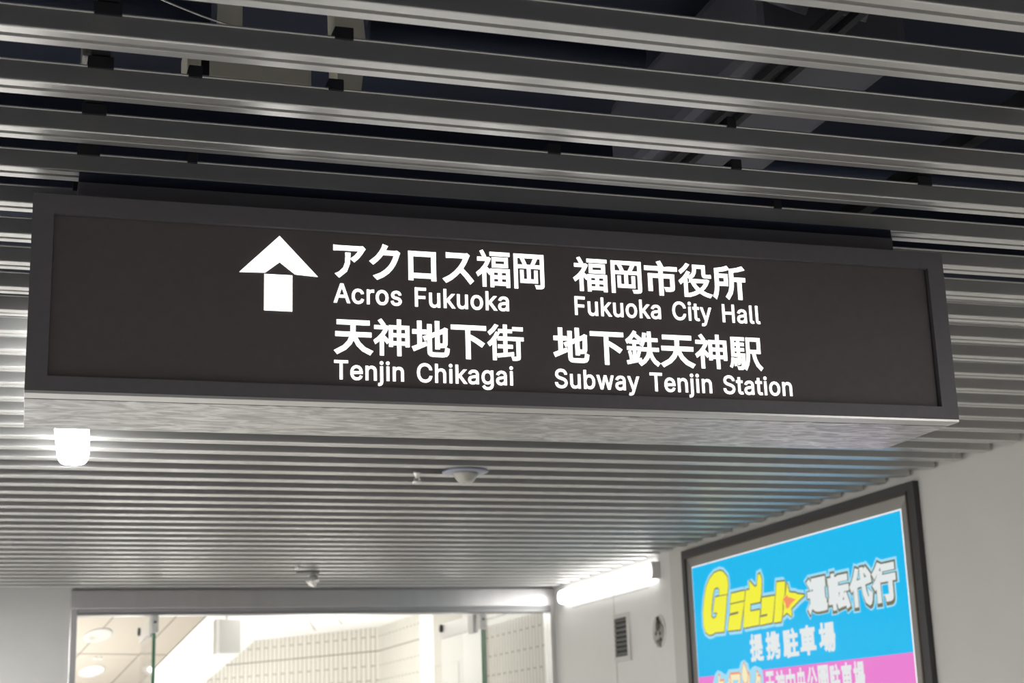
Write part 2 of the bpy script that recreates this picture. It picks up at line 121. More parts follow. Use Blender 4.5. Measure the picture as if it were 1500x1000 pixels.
 'b': (212, '115,-4 104,-3 94,-1 86,2 79,6 69,16 59,29 56,29 56,0 26,0 26,254 57,254 57,160 59,160 69,173 73,178 79,182 86,186 94,190 103,192 115,192 130,191 144,187 156,180 168,171 177,160 185,146 191,131 194,113 195,94 194,75 191,58 185,42 177,29 168,17 157,8 144,1 130,-3|110,23 121,24 131,28 140,33 147,40 153,48 158,58 161,70 163,82 164,95 163,108 161,120 158,131 153,140 147,149 140,156 131,161 121,164 110,165 99,164 89,161 81,156 73,149 67,141 62,131 59,120 57,108 56,95 57,81 59,69 63,58 67,48 73,39 81,32 89,27 99,24'),
 'w': (284, '69,0 11,190 44,190 67,107 77,68 88,21 82,21 93,67 103,107 126,190 158,190 181,107 191,68 201,21 196,21 206,68 217,107 240,190 272,190 215,0 184,0 159,86 152,112 145,140 138,169 145,169 138,140 131,112 124,86 99,0'),
 't': (114, '102,190 102,164 3,164 3,190|32,236 63,236 63,49 64,41 65,35 68,31 72,27 85,25 101,27 107,1 96,-1 84,-2 69,-1 56,4 46,11 38,20 34,32 32,46'),
 'a': (195, '68,-4 57,-1 47,2 38,8 30,14 24,22 19,32 16,42 15,54 16,64 18,73 26,87 32,92 39,97 46,100 54,103 63,105 89,110 117,113 123,114 129,116 133,117 137,123 138,128 137,136 136,142 133,148 130,153 125,158 120,161 106,165 89,165 82,164 75,161 69,158 63,154 55,146 52,142 50,137 20,146 26,156 32,165 39,173 48,179 57,184 66,188 77,190 87,192 97,192 119,190 128,187 135,184 143,180 150,175 156,168 161,160 165,150 168,139 168,0 138,0 138,26 136,26 126,12 121,8 115,4 108,1 100,-2 90,-4|96,23 106,26 114,29 121,34 127,40 132,47 135,54 137,61 138,69 138,95 130,91 116,88 100,86 88,84 67,79 61,77 56,74 52,70 48,65 46,52 46,46 48,41 51,36 55,32 59,29 65,26 71,24 78,23'),
 'G': (260, '134,-3 113,-2 93,4 75,13 59,25 45,40 35,58 27,78 22,102 20,127 22,153 27,176 35,197 45,215 59,230 74,242 92,251 112,256 132,258 146,257 158,255 170,252 192,242 202,235 210,227 218,218 225,208 230,198 234,186 237,174 204,174 198,190 194,197 189,203 184,208 172,218 158,224 150,226 133,228 118,227 104,223 92,216 80,207 70,196 62,182 57,166 53,148 52,127 53,107 57,88 63,72 71,59 81,47 92,38 105,32 119,28 134,26 148,27 161,31 172,36 183,43 191,51 198,62 203,74 206,87 207,101 217,100 141,100 141,128 239,128 239,100 237,80 233,62 225,45 215,31 203,19 188,9 172,2 154,-2'),
}


# ------------------------------------------------------------------ materials
def new_mat(name):
    m = bpy.data.materials.new(name); m.use_nodes = True
    return m, m.node_tree, m.node_tree.nodes['Principled BSDF']


def mat(name, base, rough=0.5, metal=0.0, emit=None, strength=0.0, noise=0.0, nscale=(8, 8, 8), bump=0.0, spec=0.5):
    m, nt, b = new_mat(name)
    b.inputs['Base Color'].default_value = (*base, 1)
    b.inputs['Roughness'].default_value = rough
    b.inputs['Metallic'].default_value = metal
    b.inputs['Specular IOR Level'].default_value = spec
    if emit:
        b.inputs['Emission Color'].default_value = (*emit, 1)
        b.inputs['Emission Strength'].default_value = strength
    if noise or bump:
        tc = nt.nodes.new('ShaderNodeTexCoord'); mp = nt.nodes.new('ShaderNodeMapping')
        mp.inputs['Scale'].default_value = nscale
        nt.links.new(tc.outputs['Object'], mp.inputs['Vector'])
        nz = nt.nodes.new('ShaderNodeTexNoise'); nz.inputs['Scale'].default_value = 1.0; nz.inputs['Detail'].default_value = 4.0
        nt.links.new(mp.outputs[0], nz.inputs['Vector'])
        if noise:
            rp = nt.nodes.new('ShaderNodeMapRange')
            rp.inputs['To Min'].default_value = 1 - noise; rp.inputs['To Max'].default_value = 1 + noise
            nt.links.new(nz.outputs['Fac'], rp.inputs['Value'])
            mx = nt.nodes.new('ShaderNodeMix'); mx.data_type = 'RGBA'; mx.blend_type = 'MULTIPLY'
            mx.inputs['Factor'].default_value = 1.0
            mx.inputs['A'].default_value = (*base, 1)
            nt.links.new(rp.outputs[0], mx.inputs['B'])
            nt.links.new(mx.outputs['Result'], b.inputs['Base Color'])
        if bump:
            bp = nt.nodes.new('ShaderNodeBump'); bp.inputs['Strength'].default_value = bump; bp.inputs['Distance'].default_value = 0.002
            nt.links.new(nz.outputs['Fac'], bp.inputs['Height']); nt.links.new(bp.outputs[0], b.inputs['Normal'])
    return m


def tile_mat(name, base, joint, along, width=0.08, height=0.32, gap=0.0065, seam_z=EYE + 1.04, seam_step=0.45):
    """upright staggered tiles; `along` is the horizontal direction of the wall in the plan"""
    m, nt, b = new_mat(name)
    N = nt.nodes.new; L = nt.links.new
    g = N('ShaderNodeNewGeometry')
    dv = N('ShaderNodeVectorMath'); dv.operation = 'DOT_PRODUCT'; dv.inputs[1].default_value = (along[0], along[1], 0)
    L(g.outputs['Position'], dv.inputs[0])
    sp = N('ShaderNodeSeparateXYZ'); L(g.outputs['Position'], sp.inputs[0])
    zz = N('ShaderNodeMath'); zz.operation = 'SUBTRACT'; zz.inputs[1].default_value = seam_z; L(sp.outputs['Z'], zz.inputs[0])
    cb = N('ShaderNodeCombineXYZ'); L(zz.outputs[0], cb.inputs['X']); L(dv.outputs['Value'], cb.inputs['Y'])
    br = N('ShaderNodeTexBrick'); br.offset = 0.5
    br.inputs['Scale'].default_value = 1.0
    br.inputs['Mortar Size'].default_value = gap; br.inputs['Mortar Smooth'].default_value = 0.1
    br.inputs['Brick Width'].default_value = height; br.inputs['Row Height'].default_value = width
    br.inputs['Color1'].default_value = (*base, 1); br.inputs['Color2'].default_value = (base[0] * .96, base[1] * .96, base[2] * .95, 1)
    br.inputs['Mortar'].default_value = (*joint, 1)
    L(cb.outputs[0], br.inputs['Vector'])
    # the wider panel joint running level round the walls
    md = N('ShaderNodeMath'); md.operation = 'PINGPONG'; md.inputs[1].default_value = seam_step; L(zz.outputs[0], md.inputs[0])
    lt = N('ShaderNodeMath'); lt.operation = 'LESS_THAN'; lt.inputs[1].default_value = 0.006; L(md.outputs[0], lt.inputs[0])
    mx = N('ShaderNodeMix'); mx.data_type = 'RGBA'
    L(lt.outputs[0], mx.inputs['Factor']); L(br.outputs['Color'], mx.inputs['A']); mx.inputs['B'].default_value = (joint[0] * .6, joint[1] * .6, joint[2] * .6, 1)
    L(mx.outputs['Result'], b.inputs['Base Color'])
    b.inputs['Roughness'].default_value = 0.35
    return m


def slat_mat():
    m, nt, b = new_mat('brushed_slat_metal')
    N = nt.nodes.new; L = nt.links.new
    tc = N('ShaderNodeTexCoord'); mp = N('ShaderNodeMapping'); mp.inputs['Scale'].default_value = (1.5, 260, 260)
    L(tc.outputs['Object'], mp.inputs['Vector'])
    nz = N('ShaderNodeTexNoise'); nz.inputs['Scale'].default_value = 1.0; nz.inputs['Detail'].default_value = 2.0
    L(mp.outputs[0], nz.inputs['Vector'])
    r = N('ShaderNodeMapRange'); r.inputs['To Min'].default_value = 0.335; r.inputs['To Max'].default_value = 0.345
    L(nz.outputs['Fac'], r.inputs['Value']); L(r.outputs[0], b.inputs['Roughness'])
    b.inputs['Base Color'].default_value = (0.70, 0.694, 0.682, 1)
    b.inputs['Metallic'].default_value = 0.85
    return m


def swirl_mat():
    """satin aluminium cover with wiped, marbled streaks"""
    m, nt, b = new_mat('streaked_aluminium')
    N = nt.nodes.new; L = nt.links.new
    tc = N('ShaderNodeTexCoord'); mp = N('ShaderNodeMapping'); mp.inputs['Scale'].default_value = (8, 22, 8); mp.inputs['Rotation'].default_value = (0, 0, -0.6)
    L(tc.outputs['Object'], mp.inputs['Vector'])
    nz = N('ShaderNodeTexNoise'); nz.inputs['Scale'].default_value = 1.4; nz.inputs['Detail'].default_value = 6.0; nz.inputs['Distortion'].default_value = 1.6
    L(mp.outputs[0], nz.inputs['Vector'])
    cr = N('ShaderNodeValToRGB'); cr.color_ramp.elements[0].position = .38; cr.color_ramp.elements[1].position = .68
    cr.color_ramp.elements[0].color = (.34, .335, .335, 1); cr.color_ramp.elements[1].color = (.72, .715, .72, 1)
    L(nz.outputs['Fac'], cr.inputs['Fac']); L(cr.outputs['Color'], b.inputs['Base Color'])
    r = N('ShaderNodeMapRange'); r.inputs['To Min'].default_value = 0.42; r.inputs['To Max'].default_value = 0.22
    L(nz.outputs['Fac'], r.inputs['Value']); L(r.outputs[0], b.inputs['Roughness'])
    b.inputs['Metallic'].default_value = 0.75
    return m


def glass_mat():
    m, nt, b = new_mat('clear_glass')
    nt.nodes.remove(b)
    N = nt.nodes.new; L = nt.links.new
    tr = N('ShaderNodeBsdfTransparent'); tr.inputs[0].default_value = (.985, .99, .987, 1)
    gl = N('ShaderNodeBsdfGlossy'); gl.inputs['Roughness'].default_value = 0.02
    fr = N('ShaderNodeFresnel'); fr.inputs[0].default_value = 1.45
    ge = N('ShaderNodeNewGeometry'); mr = N('ShaderNodeMapRange'); mr.inputs['To Min'].default_value = 1.45; mr.inputs['To Max'].default_value = 1 / 1.45
    L(ge.outputs['Backfacing'], mr.inputs['Value']); L(mr.outputs[0], fr.inputs[0])
    mx = N('ShaderNodeMixShader'); L(fr.outputs[0], mx.inputs[0]); L(tr.outputs[0], mx.inputs[1]); L(gl.outputs[0], mx.inputs[2])
    L(mx.outputs[0], nt.nodes['Material Output'].inputs[0])
    return m


M = dict(
    slat=slat_mat(),
    slat_clip=mat('black_clip', (.012, .013, .018), .6),
    slab=mat('dark_slab_paint', (.006, .010, .028), .85, noise=.4, nscale=(3, 3, 3)),
    dark_pipe=mat('dark_pipe_paint', (.03, .04, .08), .6),
    grey_duct=mat('grey_duct_metal', (.12, .12, .15), .5, .2),
    batten=mat('cream_housing', (.85, .82, .70), .6),
    wall=mat('painted_wall', (.60, .59, .565), .6, noise=.05, nscale=(3, 3, 3)),
    wall_end=mat('painted_end_wall', (.58, .58, .57), .6, noise=.04, nscale=(5, 5, 5)),
    panel_wall=mat('white_wall_panel', (.74, .735, .72), .38, noise=.02, nscale=(4, 4, 4)),
    seam=mat('panel_seam', (.42, .41, .39), .6),
    floor=mat('pale_floor_tile', (.66, .655, .64), .35, noise=.06, nscale=(2, 2, 2)),
    sign_frame=mat('charcoal_sign_frame', (.14, .133, .147), .5, noise=.10, nscale=(60, 60, 60)),
    sign_side=mat('charcoal_sign_side', (.10, .097, .105), .5),
    sign_panel=mat('dark_brown_sign_panel', (.125, .104, .110), .6, noise=.12, nscale=(50, 50, 50)),
    sign_under=swirl_mat(),
    sign_lip=mat('aluminium_lip', (.60, .59, .58), .35, .7),
    neck=mat('black_neck', (.13, .122, .145), .55),
    navy_band=mat('navy_band_colour', (.012, .016, .04), .6),
    letter=mat('lit_letter', (.8, .8, .8), .5, 0, (1.0, .985, .95), 1.9),
    tube=mat('lit_diffuser', (.9, .9, .9), .4, 0, (1.0, 1.0, .98), 24.0),
    tube_wall=mat('lit_wall_diffuser', (.9, .9, .9), .4, 0, (1.0, .995, .97), 4.8),
    lamp_body=mat('lamp_body', (.6, .6, .59), .4),
    ad_frame=mat('ad_outer_frame', (.040, .038, .042), .42),
    ad_bronze=mat('ad_bronze_lip', (.10, .075, .06), .35, .6),
    ad_bevel=mat('ad_grey_bevel', (.27, .255, .24), .45, .3),
    ad_edge=mat('ad_white_edge', (.8, .8, .8), .4, 0, (.9, .92, .95), .55),
    ad_blue=mat('ad_blue', (.02, .02, .02), .14, 0, (.004, .50, .90), 0.95, spec=.05),
    ad_pink=mat('ad_pink', (.02, .02, .02), .14, 0, (.85, .22, .66), 0.95, spec=.05),
    ad_halo=mat('ad_pale_blue', (.02, .02, .02), .14, 0, (.36, .74, .93), 0.95, spec=.05),
    ad_white=mat('ad_white', (.02, .02, .02), .14, 0, (.80, .84, .84), 0.95, spec=.05),
    ad_dark=mat('ad_olive_outline', (.05, .05, .03), .12, 0, (.15, .15, .09), 0.8),
    ad_yellow=mat('ad_yellow', (.02, .02, .02), .14, 0, (.93, .90, .05), 0.95, spec=.05),
    ad_orange=mat('ad_orange', (.02, .02, .02), .14, 0, (.95, .30, .13), 0.95, spec=.05),
    ad_cream=mat('ad_cream', (.02, .02, .02), .14, 0, (.92, .86, .55), 0.95, spec=.05),
    steel=mat('brushed_steel', (.66, .65, .66), .24, .95, noise=.10, nscale=(14, 1, .2)),
    steel_dark=mat('steel_rail', (.36, .36, .37), .32, .9),
    bracket=mat('pale_bracket', (.62, .61, .60), .3, .4),
    black=mat('black_hardware', (.02, .022, .02), .5),
    glass=glass_mat(),
    glass_edge=mat('green_glass_edge', (.06, .22, .13), .15),
    speaker=mat('speaker_cover', (.70, .69, .66), .6),
    white=mat('white_plaster', (.86, .855, .83), .7),
    cream=mat('cream_ceiling_panel', (.66, .60, .52), .6),
    cream_seam=mat('cream_panel_seam', (.22, .20, .17), .7),
    cream_wall=mat('cream_wall_panel', (.50, .485, .44), .5),
    grey_panel=mat('grey_gloss_panel', (.58, .58, .55), .3, .1),
    hydrant=mat('olive_fitting', (.10, .095, .075), .45, .3),
    pewter=mat('pewter_fitting', (.40, .395, .37), .45, .2),
    slot=mat('vent_slot_dark', (.015, .016, .016), .7),
    vent=mat('vent_frame', (.60, .59, .57), .4),
    vent_blade=mat('vent_blade', (.16, .16, .155), .45),
    detector=mat('pale_detector', (.24, .26, .33), .3, .2),
    detector_lens=mat('frosted_lens', (.36, .35, .31), .15),
    sprinkler=mat('sprinkler_metal', (.80, .79, .76), .25, .5),
)

# ------------------------------------------------------------------ mesh helpers


class MB:
    """collects shapes and links them as ONE mesh object"""

    def __init__(self):
        self.bm = bmesh.new(); self.mats = []

    def _mi(self, m):
        if m not in self.mats: self.mats.append(m)
        return self.mats.index(m)

    def box(self, a, b, m=None, bevel=0.0):
        a, b = Vector(a), Vector(b)
        r = bmesh.ops.create_cube(self.bm, size=1.0)
        vs = r['verts']
        for v in vs:
            v.co = Vector(((a.x + b.x) / 2 + v.co.x * abs(b.x - a.x), (a.y + b.y) / 2 + v.co.y * abs(b.y - a.y), (a.z + b.z) / 2 + v.co.z * abs(b.z - a.z)))
        fs = list({f for v in vs for f in v.link_faces})
        if bevel:
            es = list({e for f in fs for e in f.edges})
            q = bmesh.ops.bevel(self.bm, geom=es, offset=bevel, segments=2, affect='EDGES', profile=0.6)
            fs = [f for f in self.bm.faces if f.is_valid and (f in q['faces'] or f in fs)]
        if m:
            for f in fs:
                if f.is_valid: f.material_index = self._mi(m)
        return self

    def prism(self, pts, axis, lo, hi, m=None):
        """extrude a closed 2D outline along an axis; pts are the two other coordinates in xyz order"""
        def mk(p, t):
            return {'x': (t, p[0], p[1]), 'y': (p[0], t, p[1]), 'z': (p[0], p[1], t)}[axis]
        A = [self.bm.verts.new(mk(p, lo)) for p in pts]; B = [self.bm.verts.new(mk(p, hi)) for p in pts]
        fs = []
        n = len(pts)
        for i in range(n):
            fs.append(self.bm.faces.new((A[i], A[(i + 1) % n], B[(i + 1) % n], B[i])))
        fs.append(self.bm.faces.new(A[::-1])); fs.append(self.bm.faces.new(B))
        if m:
            for f in fs: f.material_index = self._mi(m)
        return self

    def hexa(self, P, m=None):
        """eight corners: bottom four in order, top four above them"""
        v = [self.bm.verts.new(p) for p in P]
        fs = [self.bm.faces.new([v[i] for i in q]) for q in ((3, 2, 1, 0), (4, 5, 6, 7), (0, 1, 5, 4), (1, 2, 6, 5), (2, 3, 7, 6), (3, 0, 4, 7))]
        if m:
            for f in fs: f.material_index = self._mi(m)
        return self

    def lathe(self, prof, c, n=40, axis='z', m=None, sx=1.0, sy=1.0):
        rings = []
        for (r, h) in prof:
            ring = []
            for i in range(n):
                t = 2 * math.pi * i / n
                p = {'z': (c[0] + r * sx * math.cos(t), c[1] + r * sy * math.sin(t), c[2] + h),
                     'x': (c[0] + h, c[1] + r * sx * math.cos(t), c[2] + r * sy * math.sin(t)),
                     'y': (c[0] + r * sx * math.cos(t), c[1] + h, c[2] + r * sy * math.sin(t))}[axis]
                ring.append(self.bm.verts.new(p))
            rings.append(ring)
        fs = []
        for a, b in zip(rings, rings[1:]):
            for i in range(n):
                fs.append(self.bm.faces.new((a[i], a[(i + 1) % n], b[(i + 1) % n], b[i])))
        fs.append(self.bm.faces.new(rings[0][::-1])); fs.append(self.bm.faces.new(rings[-1]))
        for f in fs:
            f.smooth = True
            if m: f.material_index = self._mi(m)
        return self

    def tube(self, pts, r, n=12, m=None):
        pts = [Vector(p) for p in pts]
        rings = []
        for i, p in enumerate(pts):
            d = (pts[min(i + 1, len(pts) - 1)] - pts[max(i - 1, 0)]).normalized()
            a = d.orthogonal() if i == 0 else (prev - d * prev.dot(d))
            a.normalize(); prev = a.copy(); b = d.cross(a)
            rings.append([self.bm.verts.new(p + (a * math.cos(2 * math.pi * k / n) + b * math.sin(2 * math.pi * k / n)) * r) for k in range(n)])
        fs = []
        for a, b in zip(rings, rings[1:]):
            for i in range(n): fs.append(self.bm.faces.new((a[i], a[(i + 1) % n], b[(i + 1) % n], b[i])))
        fs.append(self.bm.faces.new(rings[0][::-1])); fs.append(self.bm.faces.new(rings[-1]))
        for f in fs:
            f.smooth = True
            if m: f.material_index = self._mi(m)
        return self

    def build(self, name, m=None, parent=None, loc=None):
        bm = self.bm
        bmesh.ops.recalc_face_normals(bm, faces=bm.faces[:])
        me = bpy.data.meshes.new(name); 
        if loc is not None:
            for v in bm.verts: v.co -= Vector(loc)
        bm.to_mesh(me); bm.free()
        for q in ([m] if m and not self.mats else self.mats): me.materials.append(q)
        o = bpy.data.objects.new(name, me); COL.objects.link(o)
        if loc is not None: o.location = loc
        if parent:
            o.parent = parent
            if loc is None: o.matrix_parent_inverse = parent.matrix_basis.inverted()
            else: o.location = Vector(loc); o.matrix_parent_inverse = parent.matrix_basis.inverted()
        return o


def tag(o, label=None, cat=None, group=None, kind=None):
    if label: o['label'] = label
    if cat: o['category'] = cat
    if group: o['group'] = group
    if kind: o['kind'] = kind
    return o


def thing(name, label, cat, loc, group=None, rotz=0.0):
    o = bpy.data.objects.new(name, None); COL.objects.link(o)
    o.empty_display_size = 0.05
    o.location = loc; o.rotation_euler = (0, 0, rotz)
    bpy.context.view_layer.update()
    return tag(o, label, cat, group)


def struct(o):
    o['kind'] = 'structure'; return o

# ------------------------------------------------------------------ lettering


def _area(r):
    return sum(r[i - 1][0] * r[i][1] - r[i][0] * r[i - 1][1] for i in range(len(r))) / 2


def _inside(p, r):
    c = False
    for i in range(len(r)):
        (x1, y1), (x2, y2) = r[i - 1], r[i]
        if (y1 > p[1]) != (y2 > p[1]) and p[0] < (x2 - x1) * (p[1] - y1) / (y2 - y1) + x1: c = not c
    return c


def shape_mesh(rings, bold, thick):
    """filled outline with round edges grown outward by `bold`; returns a mesh lying in xy"""
    cu = bpy.data.curves.new('outline', 'CURVE'); cu.dimensions = '2D'; cu.fill_mode = 'BOTH'
    cu.extrude = thick; cu.bevel_depth = bold; cu.bevel_resolution = 2
    for r in rings:
        s = cu.splines.new('POLY'); s.points.add(len(r) - 1)
        for p, q in zip(s.points, r): p.co = (q[0], q[1], 0, 1)
        s.use_cyclic_u = True
    o = bpy.data.objects.new('outline', cu); COL.objects.link(o)
    dg = bpy.context.evaluated_depsgraph_get()
    me = bpy.data.meshes.new_from_object(o.evaluated_get(dg))
    bpy.data.objects.remove(o); bpy.data.curves.remove(cu)
    return me


_gc = {}


def glyph(ch, bold):
    """list of meshes (one per solid piece) in em units"""
    if ch in '福岡鉄駅街神役' and bold < .03: bold *= .72           # crowded characters carry thinner strokes
    if (ch, bold) in _gc: return _gc[(ch, bold)]
    rings = [[tuple(int(q) / 500 for q in p.split(',')) for p in r.split(' ')] for r in GLYPHS[ch][1].split('|')]
    big = max(rings, key=lambda r: abs(_area(r))); s = 1 if _area(big) > 0 else -1
    outs = [r for r in rings if _area(r) * s > 0]; holes = [r for r in rings if _area(r) * s < 0]
    res = []
    for o in outs:
        hs = []
        for h in holes:
            if _inside(h[0], o):
                # a hole belongs to the smallest outline round it
                if not any(q is not o and abs(_area(q)) < abs(_area(o)) and _inside(h[0], q) for q in outs): hs.append(h)
        res.append(shape_mesh([o] + hs, bold, 0.004))
    _gc[(ch, bold)] = res
    return res


def text_mesh(text, bold, kern=0.0):
    """one bmesh with the text in em units, starting at x = 0"""
    bm = bmesh.new(); x = 0.0; w = 0
    lay = bm.verts.layers.int.new('word')
    for ch in text:
        if ch == ' ': x += 0.28 + kern; w += 1; continue
        for me in glyph(ch, bold):
            n0 = len(bm.verts); bm.from_mesh(me); bm.verts.ensure_lookup_table()
            for v in bm.verts[n0:]:
                v.co.x += x; v[lay] = w
        x += GLYPHS[ch][0] / 500 + kern
    return bm, text.split(' ')


def place_text(name, text, m, parent, origin, ux, uy, un, box, bold, depth, kern=0.0, label=None, cap=None):
    """fit the text's ink into box=(x0, x1, y0, y1) of the plane origin + ux*x + uy*y, proud of it by depth along un.
    cap: fit y by the height from baseline to capital instead of the ink box"""
    bm, words = text_mesh(text, bold, kern)
    xs = [v.co.x for v in bm.verts]; ys = [v.co.y for v in bm.verts]; zs = [v.co.z for v in bm.verts]
    lo, hi = (min(ys), max(ys)) if cap is None else (0.0 - bold, cap + bold)
    x0, x1, y0, y1 = box
    for v in bm.verts:
        X = x0 + (v.co.x - min(xs)) / (max(xs) - min(xs)) * (x1 - x0)
        Y = y0 + (v.co.y - lo) / (hi - lo) * (y1 - y0)
        Z = (v.co.z - min(zs)) / (max(zs) - min(zs)) * depth
        v.co = origin + ux * X + uy * Y + un * Z
    bmesh.ops.recalc_face_normals(bm, faces=bm.faces[:])
    lay = bm.verts.layers.int['word']; res = []
    for w, word in enumerate(words):                       # every word is a part of its own
        b2 = bm.copy(); l2 = b2.verts.layers.int['word']
        bmesh.ops.delete(b2, geom=[v for v in b2.verts if v[l2] != w], context='VERTS')
        b2.verts.layers.int.remove(l2)
        me = bpy.data.meshes.new(name); b2.to_mesh(me); b2.free()
        me.materials.clear(); me.materials.append(m)
        for p in me.polygons: p.material_index = 0
        o = bpy.data.objects.new(name, me); COL.objects.link(o)
        o.parent = parent; o.matrix_parent_inverse = parent.matrix_basis.inverted()
        if label: o['label'] = label + word
        res.append(o)
    bm.free()
    return res


def chop(ring, d, lim=80):
    """blunt the sharp corners of an outline by d"""
    out = []
    n = len(ring)
    for i in range(n):
        p, a, c = Vector(ring[i]), Vector(ring[i - 1]), Vector(ring[(i + 1) % n])
        u, v = a - p, c - p
        if u.length > 1e-6 and v.length > 1e-6 and u.angle(v) < math.radians(lim):
            out.append(tuple(p + u.normalized() * min(d, u.length * .4))); out.append(tuple(p + v.normalized() * min(d, v.length * .4)))
        else: out.append(tuple(p))
    return out


def flat_shape(name, rings, m, parent, origin, ux, uy, un, depth, off=0.0, grow=0.0, label=None):
    me0 = shape_mesh(rings, grow, 0.001)
    bm = bmesh.new(); bm.from_mesh(me0)
    zs = [v.co.z for v in bm.verts]
    for v in bm.verts:
        v.co = origin + ux * v.co.x + uy * v.co.y + un * (off + (v.co.z - min(zs)) / max(1e-9, max(zs) - min(zs)) * depth)
    bmesh.ops.recalc_face_normals(bm, faces=bm.faces[:])
    me = bpy.data.meshes.new(name); bm.to_mesh(me); bm.free()
    me.materials.clear(); me.materials.append(m)
    for p in me.polygons: p.material_index = 0
    o = bpy.data.objects.new(name, me); COL.objects.link(o)
    o.parent = parent; o.matrix_parent_inverse = parent.matrix_basis.inverted()
    if label: o['label'] = label
    return o

# ------------------------------------------------------------------ the setting
H = 1.1112                    # underside of the slats above eye level
ZC = EYE + H
XW = 3.88                     # right wall
XL = -2.2                     # left wall
YD = 11.175                   # end wall with the glass doors
SLAB = EYE + 2.0
Z0 = 0.0


def E(x, y, z): return (x, y, EYE + z)


struct(MB().box((XL, -6, -0.1), (XW, YD + 7.5, 0)).build('floor', M['floor']))
struct(MB().box((XL - .15, -6, 0), (XL, YD, SLAB)).build('wall_left', M['wall']))
struct(MB().box((XW, -6, 0), (XW + .06, 8.95, SLAB)).build('wall_right', M['wall']))
# white wall panels from the advertisement to the doors, with their seams
wp = MB().box((XW, 8.95, 0), (XW + .06, YD, SLAB), M['panel_wall'])
wp.box((XW - .0015, 9.925, 0), (XW + .01, 9.932, EYE + .49), M['seam'])
wp.box((XW - .0015, 9.925, EYE + .81), (XW + .01, 9.932, EYE + .955), M['seam'])
wp.box((XW - .0015, 9.30, EYE + .926), (XW + .01, 10.75, EYE + .931), M['seam'])
struct(wp.build('wall_right_panels'))
struct(MB().box((XL, YD, 0), (0.388, YD + .14, SLAB)).build('wall_end', M['wall_end']))
struct(MB().box((0.388, YD, EYE + 1.10), (XW + .06, YD + .14, SLAB)).build('wall_over_doors', M['wall_end']))
struct(MB().box((XL - .15, -6, SLAB), (XW + .06, YD + .14, SLAB + .15)).build('ceiling', M['slab']))

# door surround: deep steel header, lower rail, two posts
hd = MB().box((0.390, YD - .03, EYE + .978), (XW, YD + .14, EYE + 1.108), M['steel'], .004)
struct(hd.build('trim_1'))
lr = MB().box((0.432, YD - .012, EYE + .934), (XW, YD + .12, EYE + .966), M['steel_dark'], .004)
lr.box((0.432, YD - .022, EYE + .962), (XW, YD + .10, EYE + .980), M['steel'], .003)
struct(lr.build('trim_2'))
struct(MB().box((0.390, YD - .03, 0), (0.437, YD + .14, EYE + .980), M['steel'], .004).build('trim_3'))
struct(MB().box((3.845, YD - .03, 0), (XW, YD + .14, EYE + .980), M['steel'], .004).build('trim_4'))

# fixed side panes
for i, (a, b) in enumerate(((0.437, 0.950), (3.350, 3.845))):
    w = tag(MB().box((a, YD + .045, 0), (b, YD + .057, EYE + .936)).build('window_%d' % (i + 1), M['glass']), kind='structure')
    e = b if i == 0 else a
    MB().box((e - .004, YD + .044, 0), (e + .004, YD + .058, EYE + .934)).build('glass_edge', M['glass_edge'], w)

# the two glass leaves, standing open into the landing
for i, X in enumerate((0.962, 3.332)):
    d = tag(MB().box((X - .006, YD + .05, .02), (X + .006, YD + 1.21, EYE + .915)).build('door_%d' % (i + 1), M['glass']), kind='structure')
    MB().box((X - .007, YD + .048, .02), (X + .007, YD + .056, EYE + .82)).build('glass_edge', M['glass_edge'], d)
    MB().box((X - .016, YD + .36, EYE + .825), (X + .016, YD + 1.21, EYE + .938), None, .003).build('top_rail', M['bracket'], d)
    MB().box((X - .019, YD + .22, EYE + .805), (X + .019, YD + .36, EYE + .940), None, .004).build('rail_clamp', M['lamp_body'], d)
    MB().box((X - .026, YD - .002, EYE + .815), (X + .022, YD + .075, EYE + .936), None, .006).build('pivot_bracket', M['lamp_body'], d)
    MB().lathe([(.008, -.003), (.008, .003)], (X - .003, YD - .003, EYE + .888), 16, 'y').build('pivot_screw', M['black'], d)
    MB().lathe([(.028, -.022), (.034, -.018), (.034, .018), (.028, .022)], (X - .012, YD + 1.13, EYE + .905), 6, 'x').build('stop_bolt', M['black'], d)

# ------------------------------------------------------------------ landing beyond the doors
AZ = math.radians(-24); DE = math.radians(24.0)
sv = Vector((math.sin(AZ) * math.cos(DE), math.cos(AZ) * math.cos(DE), -math.sin(DE)))   # down the stair
tv = Vector((math.cos(AZ), -math.sin(AZ), 0))                                               # across it
nv = tv.cross(sv)
XT = 3.95
CZ = 1.302
C0 = Vector(E(XT, 17.37, 0))
B0 = Vector(E(2.857, 19.319, CZ))
tile_y = tile_mat('landing_tile', (.70, .68, .625), (.30, .285, .25), (0, 1))
struct(MB().box((XT, YD + .14, 0), (XT + .2, 17.55, EYE + 1.5)).build('wall_landing_side', tile_y))
dv = (B0 - C0); dv.z = 0; dv.normalize()
tile_o = tile_mat('stair_tile', (.72, .695, .635), (.30, .285, .25), (dv.x, dv.y))
nrm = Vector((dv.y, -dv.x, 0))
p0, p1 = C0 - dv * .02, C0 + dv * 11
zz0, zz1 = -4.0, EYE + 1.5
struct(MB().hexa([(p0.x, p0.y, zz0), (p1.x, p1.y, zz0), (p1.x + nrm.x * .2, p1.y + nrm.y * .2, zz0), (p0.x + nrm.x * .2, p0.y + nrm.y * .2, zz0),
                  (p0.x, p0.y, zz1), (p1.x, p1.y, zz1), (p1.x + nrm.x * .2, p1.y + nrm.y * .2, zz1), (p0.x + nrm.x * .2, p0.y + nrm.y * .2, zz1)]).build('wall_stair', tile_o))
struct(MB().box((XL, YD + .14, 0), (XL + .1, 22, EYE + 2.2)).build('wall_landing_left', M['cream_wall']))
